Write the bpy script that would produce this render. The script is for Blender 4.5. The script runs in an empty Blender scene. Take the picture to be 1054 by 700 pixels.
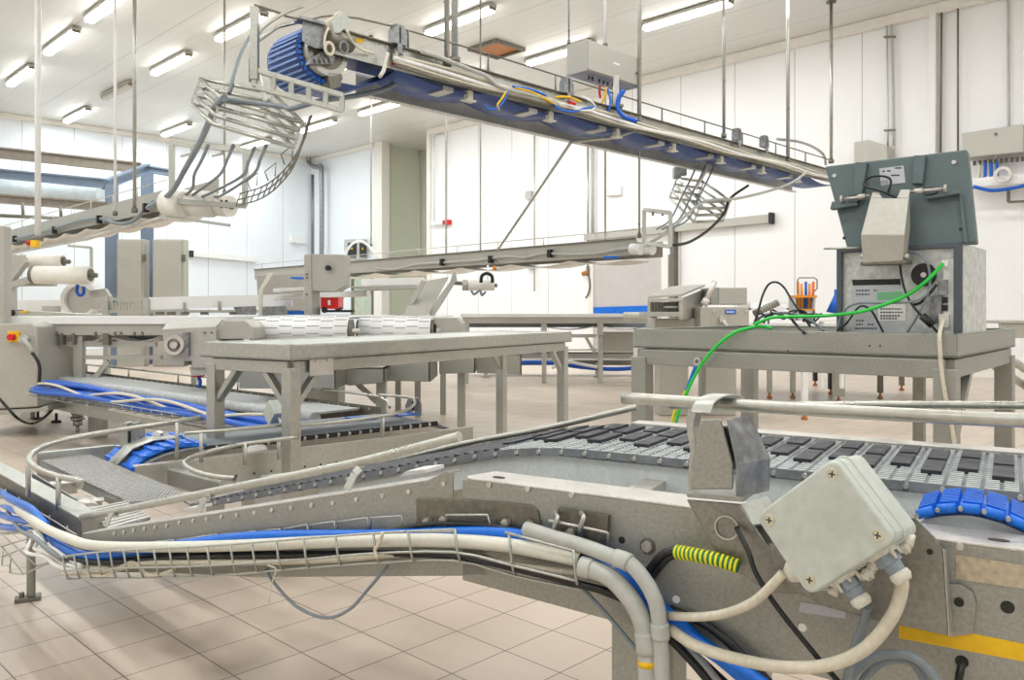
import bpy, bmesh, math, random
from mathutils import Vector, Matrix
random.seed(7)
S = bpy.context.scene
COL = S.collection
# ------------------------------------------------------------ camera, light, exposure
F, YH, CX, H = 840.0, 320.0, 527.0, 0.95        # focal length and horizon in pixels of a 1054 wide frame, eye height in metres
cam_d = bpy.data.cameras.new('camera'); cam = bpy.data.objects.new('camera', cam_d); COL.objects.link(cam)
cam.location = (0, 0, H); cam.rotation_euler = (math.pi/2, 0, 0)
cam_d.sensor_width = 36; cam_d.lens = F/1054*36; cam_d.shift_y = -(350-YH)/1054; cam_d.clip_start = .02; cam_d.clip_end = 200
S.camera = cam
w = bpy.data.worlds.new('world'); S.world = w; w.use_nodes = True
w.node_tree.nodes['Background'].inputs[0].default_value = (.9, .95, 1, 1); w.node_tree.nodes['Background'].inputs[1].default_value = .3
S.view_settings.view_transform = 'Standard'; S.view_settings.look = 'None'; S.view_settings.gamma = 1
S.view_settings.exposure = 0.06; S.view_settings.use_curve_mapping = False
LAMP_W = 40.0      # watts of each lit tube fitting
LAMP_E = 9.0      # brightness of its cover

# ------------------------------------------------------------ geometry helpers
V = Vector
def PZ(px, py, z):
    Y = (H-z)*F/(py-YH); return V(((px-CX)/F*Y, Y, z))
def PY(px, py, Y): return V(((px-CX)/F*Y, Y, H-(py-YH)/F*Y))
class Plane:
    """a vertical plane through p running along d; k shifts it away from the camera"""
    def __init__(s, p, d):
        s.p = V((p[0], p[1])); s.d = V((d[0], d[1])).normalized(); s.n = V((-s.d.y, s.d.x))
        if s.n.y < 0: s.n = -s.n
    def at(s, px, py, k=0):
        q = s.p+s.n*k; r = V(((px-CX)/F, 1)); t = q.dot(s.n)/r.dot(s.n); return V((r.x*t, t, H-(py-YH)/F*t))
    def s_of(s, px, k=0):
        return (s.at(px, YH, k).xy-s.p).dot(s.d)
    def w(s, a, z, k=0):
        q = s.p+s.d*a+s.n*k; return V((q.x, q.y, z))
    @property
    def n3(s): return V((s.n.x, s.n.y, 0))
    @property
    def d3(s): return V((s.d.x, s.d.y, 0))
def cr(pts, n=6):
    pts = [V(p) for p in pts]
    if len(pts) < 3: return pts
    P = [pts[0]*2-pts[1]]+pts+[pts[-1]*2-pts[-2]]; out = []
    for i in range(1, len(P)-2):
        a, b, c, d = P[i-1:i+3]
        for j in range(n):
            t = j/n
            out.append(.5*((2*b)+(c-a)*t+(2*a-5*b+4*c-d)*t*t+(3*b-a-3*c+d)*t**3))
    return out+[pts[-1]]
class G:
    def __init__(s): s.v = []; s.f = []; s.sm = []
    def add(s, vs, fs, sm=False):
        o = len(s.v); s.v += [V(v) for v in vs]
        for f in fs: s.f.append([o+i for i in f]); s.sm.append(sm)
        return s
    def hexa(s, p):          # eight corners: bottom loop then top loop
        return s.add(p, [(3,2,1,0),(4,5,6,7),(0,1,5,4),(1,2,6,5),(2,3,7,6),(3,0,4,7)])
    def box(s, c, d, rz=0, M=None):
        c = V(c); R = M or Matrix.Rotation(rz, 3, 'Z'); x, y, z = d[0]/2, d[1]/2, d[2]/2
        return s.hexa([c+R@V(q) for q in ((-x,-y,-z),(x,-y,-z),(x,y,-z),(-x,y,-z),(-x,-y,z),(x,-y,z),(x,y,z),(-x,y,z))])
    def beam(s, a, b, w, h, up=(0,0,1)):
        a = V(a); b = V(b); d = (b-a).normalized(); u = V(up)
        if abs(d.dot(u)) > .98: u = V((1,0,0)) if abs(d.x) < .9 else V((0,1,0))
        r = d.cross(u).normalized(); u = r.cross(d); r = r*(w/2); u = u*(h/2)
        return s.hexa([a-r-u, a+r-u, b+r-u, b-r-u, a-r+u, a+r+u, b+r+u, b-r+u])
    def slab(s, pts, vec):
        n = len(pts); vec = V(vec); pts = [V(p) for p in pts]
        return s.add(pts+[p+vec for p in pts], [tuple(range(n)), tuple(range(2*n-1, n-1, -1))]+[(i, i+n, (i+1) % n+n, (i+1) % n) for i in range(n)])
    def tube(s, pts, r, seg=8, cap=True, closed=False):
        pts = [V(p) for p in pts]; n = len(pts); rs = r if isinstance(r, (list, tuple)) else [r]*n
        t0 = (pts[1]-pts[0]).normalized(); u = t0.cross(V((0,0,1)))
        if u.length < .05: u = t0.cross(V((1,0,0)))
        u.normalize(); vs = []
        for i in range(n):
            if closed: t = (pts[(i+1) % n]-pts[i-1])
            else: t = pts[min(i+1, n-1)]-pts[max(i-1, 0)]
            if t.length < 1e-9: t = t0.copy()
            t.normalize(); u = (u-t*u.dot(t))
            if u.length < 1e-6: u = t.orthogonal()
            u.normalize(); w_ = t.cross(u)
            for k in range(seg):
                a = 2*math.pi*k/seg; vs.append(pts[i]+(u*math.cos(a)+w_*math.sin(a))*rs[i])
        fs = [(i*seg+k, i*seg+(k+1) % seg, (i+1)*seg+(k+1) % seg, (i+1)*seg+k) for i in range(n-1) for k in range(seg)]
        if closed: fs += [((n-1)*seg+k, (n-1)*seg+(k+1) % seg, (k+1) % seg, k) for k in range(seg)]
        o = len(s.v); s.add(vs, fs, True)
        if cap and not closed:
            s.f.append([o+k for k in range(seg)][::-1]); s.sm.append(False)
            s.f.append([o+(n-1)*seg+k for k in range(seg)]); s.sm.append(False)
        return s
    def cyl(s, a, b, r, seg=16, r2=None):
        return s.tube([a, b], [r, r if r2 is None else r2], seg)
    def ring(s, a, b, ro, ri, seg=24):
        a = V(a); b = V(b); t = (b-a).normalized(); u = t.orthogonal().normalized(); w_ = t.cross(u); vs = []
        for p, r in ((a, ro), (b, ro), (b, ri), (a, ri)):
            for k in range(seg):
                an = 2*math.pi*k/seg; vs.append(p+(u*math.cos(an)+w_*math.sin(an))*r)
        for j in range(4):
            s.add([], [], True)
        o = len(s.v); s.v += vs
        for j in range(4):
            for k in range(seg):
                s.f.append([o+j*seg+k, o+j*seg+(k+1) % seg, o+((j+1) % 4)*seg+(k+1) % seg, o+((j+1) % 4)*seg+k]); s.sm.append(j in (0, 2))
        return s
    def strip(s, prof, vec, th):
        """a sheet of thickness th following the 3D polyline prof, extruded by vec (smooth)"""
        prof = [V(p) for p in prof]; vec = V(vec); vn = vec.normalized(); n = len(prof); nn = []
        for i in range(n):
            t = (prof[min(i+1, n-1)]-prof[max(i-1, 0)]).normalized(); nn.append(t.cross(vn).normalized()*th)
        inn = [prof[i]+nn[i] for i in range(n)]
        vs = prof+[p+vec for p in prof]+inn+[p+vec for p in inn]; fs = []
        for i in range(n-1):
            fs += [(i, i+1, n+i+1, n+i), (2*n+i, 3*n+i, 3*n+i+1, 2*n+i+1), (i, 2*n+i, 2*n+i+1, i+1), (n+i, n+i+1, 3*n+i+1, 3*n+i)]
        fs += [(0, n, 3*n, 2*n), (n-1, 3*n-1, 4*n-1, 2*n-1)]
        s.add(vs, fs, True); return s
class Thing:
    def __init__(s, name, label, cat, group=None): s.name, s.label, s.cat, s.group = name, label, cat, group; s.parts = []
    def part(s, name, m, parent=None, label=None, bevel=0, stuff=False):
        g = G(); g.meta = (name, m, parent, label, bevel, stuff); s.parts.append(g); return g
    def done(s):
        vs = [v for g in s.parts for v in g.v]
        lo = V([min(v[i] for v in vs) for i in range(3)]); hi = V([max(v[i] for v in vs) for i in range(3)])
        base = V(((lo.x+hi.x)/2, (lo.y+hi.y)/2, lo.z)); made = {}
        single = len(s.parts) == 1
        if not single:
            root = bpy.data.objects.new(s.name, None); root.empty_display_size = .1; COL.objects.link(root); root.location = base
        for g in s.parts:
            name, m, parent, label, bevel, stuff = g.meta
            o = mesh_obj(s.name if single else name, g, m, base, bevel)
            if single: root = o; o.location = base
            else:
                o.parent = made[parent] if parent is not None else root
                if label: o['label'] = label
                if stuff: o['kind'] = 'stuff'
            made[g] = o
        root['label'] = s.label; root['category'] = s.cat
        if s.group: root['group'] = s.group
        s.root = root; return root
    def __hash__(s): return id(s)
def mesh_obj(name, g, m, base, bevel=0):
    me = bpy.data.meshes.new(name); me.from_pydata([v-base for v in g.v], [], g.f); me.polygons.foreach_set('use_smooth', g.sm)
    bm = bmesh.new(); bm.from_mesh(me); bmesh.ops.recalc_face_normals(bm, faces=bm.faces); bm.to_mesh(me); bm.free()
    me.materials.append(m); me.update()
    o = bpy.data.objects.new(name, me); COL.objects.link(o)
    if bevel:
        b = o.modifiers.new('bevel', 'BEVEL'); b.width = bevel; b.segments = 2; b.limit_method = 'ANGLE'; b.angle_limit = .7
    return o
def one(name, m, label, cat, fn, group=None, bevel=0):
    t = Thing(name, label, cat, group); g = t.part(name, m, bevel=bevel); fn(g); return t.done()
def struct(name, g, m, bevel=0):
    o = mesh_obj(name, g, m, V((0,0,0)), bevel); o['kind'] = 'structure'; return o
def copy_tree(o, delta):
    c = o.copy(); COL.objects.link(c); c.location = o.location+V(delta)
    for ch in list(o.children):
        d = ch.copy(); COL.objects.link(d); d.parent = c
        for gg in list(ch.children):
            e = gg.copy(); COL.objects.link(e); e.parent = d
    return c

# ------------------------------------------------------------ materials
def srgb(c): return tuple(((x/255)/12.92 if x/255 <= .04045 else ((x/255+.055)/1.055)**2.4) for x in c)
def mat(name, c, metal=0, rough=.5, var=.12, scale=6, fine=120, bump=0, emit=0, spec=.5, alpha=1, stretch=None, coords='Object'):
    m = bpy.data.materials.new(name); m.use_nodes = True; nt = m.node_tree; N = nt.nodes; L = nt.links; b = N['Principled BSDF']
    col = srgb(c)
    b.inputs['Metallic'].default_value = metal; b.inputs['Roughness'].default_value = rough; b.inputs['Specular IOR Level'].default_value = spec
    if emit:
        b.inputs['Base Color'].default_value = (*col, 1); b.inputs['Emission Color'].default_value = (*col, 1); b.inputs['Emission Strength'].default_value = emit; return m
    tc = N.new('ShaderNodeTexCoord'); mp = N.new('ShaderNodeMapping'); L.new(tc.outputs[coords], mp.inputs[0])
    if stretch: mp.inputs['Scale'].default_value = stretch
    n1 = N.new('ShaderNodeTexNoise'); n1.inputs['Scale'].default_value = scale; n1.inputs['Detail'].default_value = 5; L.new(mp.outputs[0], n1.inputs[0])
    n2 = N.new('ShaderNodeTexNoise'); n2.inputs['Scale'].default_value = fine; n2.inputs['Detail'].default_value = 2; L.new(mp.outputs[0], n2.inputs[0])
    mx = N.new('ShaderNodeMath'); mx.operation = 'ADD'; L.new(n1.outputs[0], mx.inputs[0]); L.new(n2.outputs[0], mx.inputs[1])
    rp = N.new('ShaderNodeMapRange'); rp.inputs[1].default_value = .65; rp.inputs[2].default_value = 1.35; rp.inputs[3].default_value = 1-var*1.6; rp.inputs[4].default_value = 1+var
    L.new(mx.outputs[0], rp.inputs[0])
    mul = N.new('ShaderNodeVectorMath'); mul.operation = 'SCALE'; mul.inputs[0].default_value = col; L.new(rp.outputs[0], mul.inputs['Scale']); L.new(mul.outputs[0], b.inputs['Base Color'])
    rr = N.new('ShaderNodeMapRange'); rr.inputs[1].default_value = .3; rr.inputs[2].default_value = .7; rr.inputs[3].default_value = max(rough-.1, .02); rr.inputs[4].default_value = min(rough+.12, 1)
    L.new(n1.outputs[0], rr.inputs[0]); L.new(rr.outputs[0], b.inputs['Roughness'])
    if bump:
        bp = N.new('ShaderNodeBump'); bp.inputs['Strength'].default_value = bump; bp.inputs['Distance'].default_value = .002; L.new(n2.outputs[0], bp.inputs['Height']); L.new(bp.outputs[0], b.inputs['Normal'])
    return m
STEEL = mat('stainless_steel', (186,187,180), .8, .4, .09, 3, 60, .1)
STEEL2 = mat('bead_blasted_steel', (164,165,158), .7, .48, .13, 4, 220, .25)
STEELD = mat('dull_dark_steel', (128,125,114), .7, .5, .22, 7, 90, .2)
STEELB = mat('bright_worn_steel', (206,202,196), .6, .38, .12, 14, 160, .2)
PIPE = mat('satin_tube_steel', (186,186,178), .85, .33, .1, 10, 90)
GALV = mat('galvanised_steel', (150,152,154), .75, .42, .3, 22, 60, .3)
PAINT = mat('beige_grey_panel_steel', (184,182,174), .35, .5, .06, 5, 60, .08)
WHITE = mat('white_plastic', (240,240,238), 0, .4, .04)
PVC = mat('cream_white_pvc', (222,221,208), 0, .38, .06, 8)
CONDUIT = mat('light_grey_conduit', (186,188,182), 0, .4, .08, 10, 60, .1)
CREAM = mat('cream_cable_sheath', (214,207,188), 0, .45, .1, 20)
GREYC = mat('grey_cable_sheath', (128,138,144), 0, .45, .1, 20)
BLACK = mat('black_rubber', (26,27,28), 0, .45, .2, 20)
DARK = mat('dark_void_steel', (52,52,48), .4, .6, .2)
BLUE = mat('bright_blue_plastic', (4,112,226), 0, .35, .12, 20)
BLUEH = mat('blue_hose', (0,108,216), 0, .35, .1, 10)
BLUEC = mat('blue_cable', (4,92,198), 0, .4, .15, 20)
BELTB = mat('navy_blue_belt', (62,86,146), 0, .45, .12, 12)
BELTG = mat('grey_modular_belt', (128,134,140), 0, .45, .16, 25, 90)
BELTT = mat('pale_grey_belt_top', (186,190,190), 0, .4, .18, 30, 90)
PAD = mat('black_grip_pad', (46,49,56), 0, .5, .25, 40, 150, .4)
WEAR = mat('bluish_white_wear_strip', (222,228,230), 0, .35, .08, 6)
BOXG = mat('pale_grey_abs', (196,202,194), 0, .42, .1, 12, 60, .05)
GLAND = mat('blue_grey_gland', (140,150,160), 0, .4, .1)
SEAL = mat('white_sealant', (222,220,206), 0, .55, .12, 60, 200, .8)
YEL = mat('yellow_tape', (240,192,20), 0, .5, .06, 20)
GRN = mat('green_cable', (40,200,70), 0, .38, .06)
GRN2 = mat('dark_green_tape', (10,120,70), 0, .45, .08)
YEL2 = mat('lemon_yellow_tape', (236,226,30), 0, .45, .05)
RED = mat('red_plastic', (210,24,30), 0, .4, .06)
ORANGE = mat('orange_plastic', (236,150,40), 0, .45, .1)
TEAL = mat('dark_teal_casing', (96,112,114), .15, .5, .12, 10, 260, .4)
TEALD = mat('dark_slate_frame', (84,92,98), .2, .45, .1, 10, 120, .1)
SPECK = mat('mottled_zinc_plate', (202,206,204), .4, .4, .22, 18, 45, .1)
LABELM = mat('silver_label', (190,194,200), .2, .45, .05)
INK = mat('printed_ink', (60,62,66), 0, .6, .05)
PALEGRN = mat('pale_green_label', (120,190,140), 0, .5, .05)
WIREM = mat('steel_wire', (184,186,180), .75, .38, .12, 20)
BLUESTEEL = mat('blue_grey_painted_steel', (126,142,162), .2, .5, .15, 5)
BROWNST = mat('weathered_brown_steel', (150,140,128), .3, .55, .2, 8)
WBELT = mat('white_conveyor_belt', (242,238,230), 0, .45, .06, 8)
SEAM = mat('seam_grey', (150,152,156), 0, .6, .05)
COPPER = mat('amber_recess', (190,120,60), .2, .5, .2)
GLASS = mat('dim_window_glass', (190,200,180), 0, .1, .1)
TUBE_ON = mat('lit_tube_cover', (255,252,246), emit=LAMP_E)
TUBE_OFF = mat('unlit_tube_cover', (200,192,178), 0, .35, .08)
# ------------------------------------------------------------ the room
UA = V((-.7071, .7071)); UB = V((.7071, .7071))      # the two wall directions
ZC = 5.5
def AB(a, b, z): return V((UA.x*a+UB.x*b, UA.y*a+UB.y*b, z))
def panel_mat(name, c, u, width, off, seam=.006, ribs=0, depth=.45, rough=.42):
    m = mat(name, c, 0, rough, .025, .6, 40); nt = m.node_tree; N = nt.nodes; L = nt.links; b = N['Principled BSDF']
    tc = N.new('ShaderNodeTexCoord'); d = N.new('ShaderNodeVectorMath'); d.operation = 'DOT_PRODUCT'; d.inputs[1].default_value = (u.x, u.y, 0); L.new(tc.outputs['Object'], d.inputs[0])
    def fr(wd, of):
        a = N.new('ShaderNodeMath'); a.operation = 'MULTIPLY_ADD'; a.inputs[1].default_value = 1/wd; a.inputs[2].default_value = of+200; L.new(d.outputs['Value'], a.inputs[0])
        f = N.new('ShaderNodeMath'); f.operation = 'FRACT'; L.new(a.outputs[0], f.inputs[0]); return f
    f = fr(width, off); lt = N.new('ShaderNodeMath'); lt.operation = 'LESS_THAN'; lt.inputs[1].default_value = seam/width*2; L.new(f.outputs[0], lt.inputs[0])
    mix = N.new('ShaderNodeMix'); mix.data_type = 'RGBA'; L.new(lt.outputs[0], mix.inputs[0])
    src = b.inputs['Base Color'].links[0].from_socket; L.new(src, mix.inputs[6]); mix.inputs[7].default_value = tuple(x*depth for x in srgb(c))+(1,); L.new(mix.outputs[2], b.inputs['Base Color'])
    if ribs:
        f2 = fr(ribs, 0); pp = N.new('ShaderNodeMath'); pp.operation = 'PINGPONG'; pp.inputs[1].default_value = .5; L.new(f2.outputs[0], pp.inputs[0])
        bp = N.new('ShaderNodeBump'); bp.inputs['Strength'].default_value = .35; bp.inputs['Distance'].default_value = .01; L.new(pp.outputs[0], bp.inputs['Height']); L.new(bp.outputs[0], b.inputs['Normal'])
    return m
WALLR = panel_mat('white_wall_panel', (244,244,244), UA, 1.12, .35, ribs=.1)
WALLL = panel_mat('bluish_white_wall_panel', (238,243,248), UB, 1.12, .2, ribs=.1)
WALLG = panel_mat('sage_green_wall_panel', (226,229,212), UA, .55, .1, ribs=.08)
CEIL = panel_mat('ceiling_panel', (228,228,224), UB, 1.15, .3, seam=.008, depth=.7, ribs=.2)
TRIM = mat('cream_white_trim', (238,234,226), 0, .45, .04)

def floor_mat():
    m = mat('beige_floor_tile', (202,186,170), 0, .38, .07, 1.3, 260); nt = m.node_tree; N = nt.nodes; L = nt.links; b = N['Principled BSDF']
    T = .2004; th = FTH; tc = N.new('ShaderNodeTexCoord'); mp = N.new('ShaderNodeMapping'); L.new(tc.outputs['Object'], mp.inputs[0])
    # tile space: rotate the floor by -th, then move the fitted corner to the origin
    mp.vector_type = 'TEXTURE'; mp.inputs['Location'].default_value = (FOX*T, FOY*T, 0); mp.inputs['Rotation'].default_value = (0, 0, th); mp.inputs['Scale'].default_value = (T, T, T)
    sp = N.new('ShaderNodeSeparateXYZ'); L.new(mp.outputs[0], sp.inputs[0]); ds = []; fl = []
    for i in (0, 1):
        fr = N.new('ShaderNodeMath'); fr.operation = 'PINGPONG'; fr.inputs[1].default_value = .5; L.new(sp.outputs[i], fr.inputs[0]); ds.append(fr)
        q = N.new('ShaderNodeMath'); q.operation = 'FLOOR'; L.new(sp.outputs[i], q.inputs[0]); fl.append(q)
    mn = N.new('ShaderNodeMath'); mn.operation = 'MINIMUM'; L.new(ds[0].outputs[0], mn.inputs[0]); L.new(ds[1].outputs[0], mn.inputs[1])
    lt = N.new('ShaderNodeMath'); lt.operation = 'LESS_THAN'; lt.inputs[1].default_value = .0095; L.new(mn.outputs[0], lt.inputs[0])
    cb = N.new('ShaderNodeCombineXYZ'); L.new(fl[0].outputs[0], cb.inputs[0]); L.new(fl[1].outputs[0], cb.inputs[1])
    wn = N.new('ShaderNodeTexWhiteNoise'); L.new(cb.outputs[0], wn.inputs[0]); mr = N.new('ShaderNodeMapRange'); mr.inputs[3].default_value = .95; mr.inputs[4].default_value = 1.04; L.new(wn.outputs[0], mr.inputs[0])
    src = b.inputs['Base Color'].links[0].from_socket; sc = N.new('ShaderNodeVectorMath'); sc.operation = 'SCALE'; L.new(src, sc.inputs[0]); L.new(mr.outputs[0], sc.inputs['Scale'])
    mix = N.new('ShaderNodeMix'); mix.data_type = 'RGBA'; L.new(lt.outputs[0], mix.inputs[0]); L.new(sc.outputs[0], mix.inputs[6]); mix.inputs[7].default_value = (*srgb((112,98,88)), 1); L.new(mix.outputs[2], b.inputs['Base Color'])
    return m
FTH, FOX, FOY = -.7653, -2.257, 13.4607
FLOORM = floor_mat()
A0, A1, B0, B1 = -7.0, 21.55, -6.0, 13.05
a_gap0, a_gap1 = 18.28, 15.9       # opening in the right wall towards the green lobby
T = .2
def wallbox(a0, a1, b0, b1, z0, z1):
    g = G(); g.hexa([AB(a0,b0,z0), AB(a1,b0,z0), AB(a1,b1,z0), AB(a0,b1,z0), AB(a0,b0,z1), AB(a1,b0,z1), AB(a1,b1,z1), AB(a0,b1,z1)]); return g
struct('floor', wallbox(A0-T, A1+T, B0-T, B1+3, -.1, 0), FLOORM)
struct('ceiling', wallbox(A0-T, A1+T, B0-T, B1+3, ZC, ZC+.1), CEIL)
struct('wall_right', wallbox(A0-T, a_gap1, B1, B1+T, 0, ZC), WALLR)
struct('wall_back', wallbox(a_gap0, A1+T, B1, B1+T, 0, ZC), WALLL)
struct('wall_left', wallbox(A1, A1+T, B0-T, B1, 0, ZC), WALLL)
struct('wall_near', wallbox(A0-T, A1, B0-T, B0, 0, ZC), WALLR)
struct('wall_front', wallbox(A0-T, A0, B0, B1, 0, ZC), WALLR)
struct('wall_lobby', wallbox(a_gap1-1, a_gap0+1, B1+1.6, B1+1.8, 0, ZC), WALLG)
struct('wall_lobby_side', wallbox(a_gap0, a_gap0+.2, B1+T, B1+1.6, 0, ZC), WALLG)
# cornice and jamb trims
g = wallbox(A0, a_gap1, B1-.12, B1, ZC-.16, ZC); struct('trim_1', g, TRIM, .02)
g = wallbox(A1-.1, A1, B0, B1, ZC-.12, ZC); struct('trim_2', g, TRIM, .02)
g = wallbox(a_gap0, A1, B1-.1, B1, ZC-.12, ZC); struct('trim_3', g, TRIM, .02)
g = wallbox(a_gap1, a_gap1+.14, B1-.06, B1+T, 0, ZC); struct('trim_4', g, TRIM, .01)
g = wallbox(a_gap0-.35, a_gap0+.02, B1-.06, B1+T, 0, ZC-.0); struct('trim_5', g, TRIM, .01)
g = wallbox(A0, a_gap1, B1-.03, B1, 0, .12); struct('baseboard_right', g, TRIM)
WR = Plane(AB(0, B1, 0).xy, UA)     # face of the right wall
WL = Plane(AB(A1, 0, 0).xy, UB)     # face of the left wall
WB = WR
for i, (px, r) in enumerate(((413,.03),(424,.05),(431,.05))):
    P = Plane(AB(0, B1+1.5, 0).xy, UA)
    p = P.at(px, 200); struct('trim_%d' % (6+i), G().cyl((p.x, p.y, 0), (p.x, p.y, ZC), r, 10), WALLG)

# ------------------------------------------------------------ ceiling lamps
spots = [(6.86,10.57,1),(9.48,8.31,1),(9.44,10.6,1),(12.12,6.06,1),(14.81,6.07,1),(12.68,4.26,1),(14.89,4.29,1),(17.59,4.37,1),(17.41,6.06,0),
         (20.21,6.15,1),(20.1,8.38,1),(17.26,10.61,1),(14.74,10.64,1),(20.29,10.59,1),(12.1,8.35,1),(12.0,10.6,1)]
names = {0:'long tube lamp nearest the top right corner, in front of the right wall', 1:'tube lamp just above the middle of the high blue belt line, beside the amber recess',
 2:'tube lamp partly hidden behind the hanging grey control cabinet', 3:'tube lamp at the top left of the high conveyor drum', 4:'tube lamp between the drum and the unlit fitting',
 5:'tube lamp cut by the top edge above the left hanger rods', 6:'tube lamp right of the thick white hanger rod at the left', 7:'tube lamp left of the thick white hanger rod',
 8:'unlit tube fitting with yellowed cover between two hanger rods', 9:'tube lamp low over the blue grey steel gantry', 10:'tube lamp left of the hanging cable cage',
 11:'tube lamp low under the high blue belt drum', 12:'tube lamp directly beneath the high blue belt, near the corner pillar', 13:'distant tube lamp seen through the hanging cable cage',
 14:'tube lamp above the high conveyor drum housing', 15:'tube lamp behind the high conveyor belt, deep in the hall'}
extra = [(a, b, 1) for a in (-4.5,-1.2,2.0,4.6) for b in (-2.6, 1.4, 5.2, 9.2)]+[(a, b, 1) for a in (7.4,11,15,19) for b in (-3.4, .6)]
lamp_src = {}
ang = math.atan2(UA.y, UA.x)
def lamp(a, b, lit, label, group=None):
    key = lit
    if key in lamp_src:
        r = copy_tree(lamp_src[key][0], AB(a-lamp_src[key][1], b-lamp_src[key][2], 0))
    else:
        t = Thing('ceiling_light', '', 'ceiling light'); c = AB(a, b, 0); u = V((UA.x, UA.y, 0)); v = V((UB.x, UB.y, 0))
        g = t.part('housing', PAINT, bevel=.01); g.box((c.x, c.y, ZC-.045), (1.56, .15, .05), ang); 
        for e in (-.5, .5): g.cyl((c+u*e)+V((0,0,ZC-.03)), (c+u*e)+V((0,0,ZC)), .02, 8)
        g = t.part('diffuser', TUBE_ON if lit else TUBE_OFF, bevel=.03); g.box((c.x, c.y, ZC-.105), (1.52, .14, .075), ang)
        g = t.part('end_clip', STEELD)
        for e in (-.76, .76): g.box(c+u*e+V((0,0,ZC-.08)), (.03, .12, .06), ang)
        r = t.done(); lamp_src[key] = (r, a, b)
    r['label'] = label; r['category'] = 'ceiling light'
    if group: r['group'] = group
    if lit:
        d = bpy.data.lights.new('tube_light', 'AREA'); d.shape = 'RECTANGLE'; d.size = 1.5; d.size_y = .14; d.energy = LAMP_W
        k = max(0, min(1, (a-9)/9))*(1 if b < 11.2 else 0); d.color = (.97-.13*k, 1-.045*k, 1)
        o = bpy.data.objects.new('tube_light', d); COL.objects.link(o); o.location = AB(a, b, ZC-.155); o.rotation_euler = (0, 0, ang)
    return r
for i, (a, b, l) in enumerate(spots): lamp(a, b, l, names[i], 'tube lamps on the ceiling')
for i, (a, b, l) in enumerate(extra): lamp(a, b, l, 'lit tube lamp on the ceiling outside the picture, behind or beside the camera', 'tube lamps outside the picture')
# square ceiling recess, its panel coloured amber
c = (PZ(487,49,ZC)+PZ(535,49,ZC))/2
t = Thing('ceiling_hatch', 'small square ceiling recess with amber panel beside the high handrail wire', 'ceiling hatch')
g = t.part('frame', STEELD)
for sx, sy, lx, ly in ((.33,0,.05,.7),(-.33,0,.05,.7),(0,.33,.7,.05),(0,-.33,.7,.05)):
    q = AB(0,0,0)+V((UA.x*sx+UB.x*sy, UA.y*sx+UB.y*sy, 0)); g.box((c.x+q.x, c.y+q.y, ZC-.03), (lx, ly, .06), ang)
g = t.part('recess_panel', COPPER); g.box((c.x, c.y, ZC-.012), (.62,.62,.02), ang); t.done()
BSG = 1
ARMST = mat('smooth_grey_steel', (142,141,134), .7, .4, .18, 8, 160, .2)
# ------------------------------------------------------------ the near conveyor
pa = PZ(476, 491, .67); pb = PZ(1054, 565.5, .67)
MC = Plane(pa.xy, (pa-pb).xy)
n3, d3 = MC.n3, MC.d3
ZF, ZB = .67, .688
S_END = 1.12; S0 = -1.25; KB0, KB1 = .265, .62
def zfl(s): return ZF if s < .02 else ZF-.232*(s-.02)
def zbo(s): return .512-.16*max(0, s+.1)+.07*min(0, s+.1)
def zbelt(s):
    if s < -.12: return ZB
    if s < .18: return ZB-.24*(s+.12)**2/.6
    return ZB-.036-.24*(s-.18)
t = conv = Thing('belt_conveyor', 'foreground stainless conveyor falling to the left, grey belt with black pads', 'conveyor')
W = MC.w
sp = t.part('side_plate', STEEL2, bevel=.001)
sp.slab([W(S0, zbo(S0)), W(-.0, zbo(0)), W(-.0, ZF-.004), W(S0, ZF-.004)], n3*.004)
fl = t.part('top_flange', STEELB, sp, 'bright worn top flange', bevel=.0015)
fl.slab([W(S0, ZF-.004, 0), W(-.012, ZF-.004, 0), W(.0, ZF-.004, .012), W(-.02, ZF-.004, .072), W(S0, ZF-.004, .072)], V((0,0,.004)))
sl = t.part('side_plate', STEEL2, bevel=.001, label='tapering side plate of the falling section')
top = [W(s, zfl(s)-.003) for s in (1.104, .8, .5, .2, .08)]+[W(.035, zfl(.02)+.006)]
sl.slab([W(.02, .575), W(.02, ZF+.004)]+top[::-1]+[W(1.104, .4), W(1.09, .335), W(.5, zbo(.5)), W(-.05, .512), W(-.05,.57)], n3*.004)
f2 = t.part('top_flange', STEELB, sl, 'sloping bright flange', bevel=.0015)
f2.slab([W(.06, zfl(.06)-.003), W(1.104, zfl(1.104)-.003), W(1.104, zfl(1.104)-.003, .06), W(.06, zfl(.06)-.003, .06)], V((0,0,.003)))
f2.slab([W(.02, ZF+.006), W(.06, zfl(.06)-.003), W(.06, zfl(.06)-.003, .06), W(.03, ZF, .04)], V((0,0,.003)))
g = t.part('rivet_row', STEELB, sl, 'row of bright rivets')
for px, py in ((457,498),(421,506),(394,510),(367,514),(343,517.5),(321,520),(300,522.5),(280,525),(262,527.5),(244,530),(228,532),(213,534),(199,536),(185,538),(172,541),(160,542.5),(149,544),(138,546),(128,547.5),(118,549)):
    p = MC.at(px, py); g.cyl(p, p-n3*.003, .0042, 10)
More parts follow.
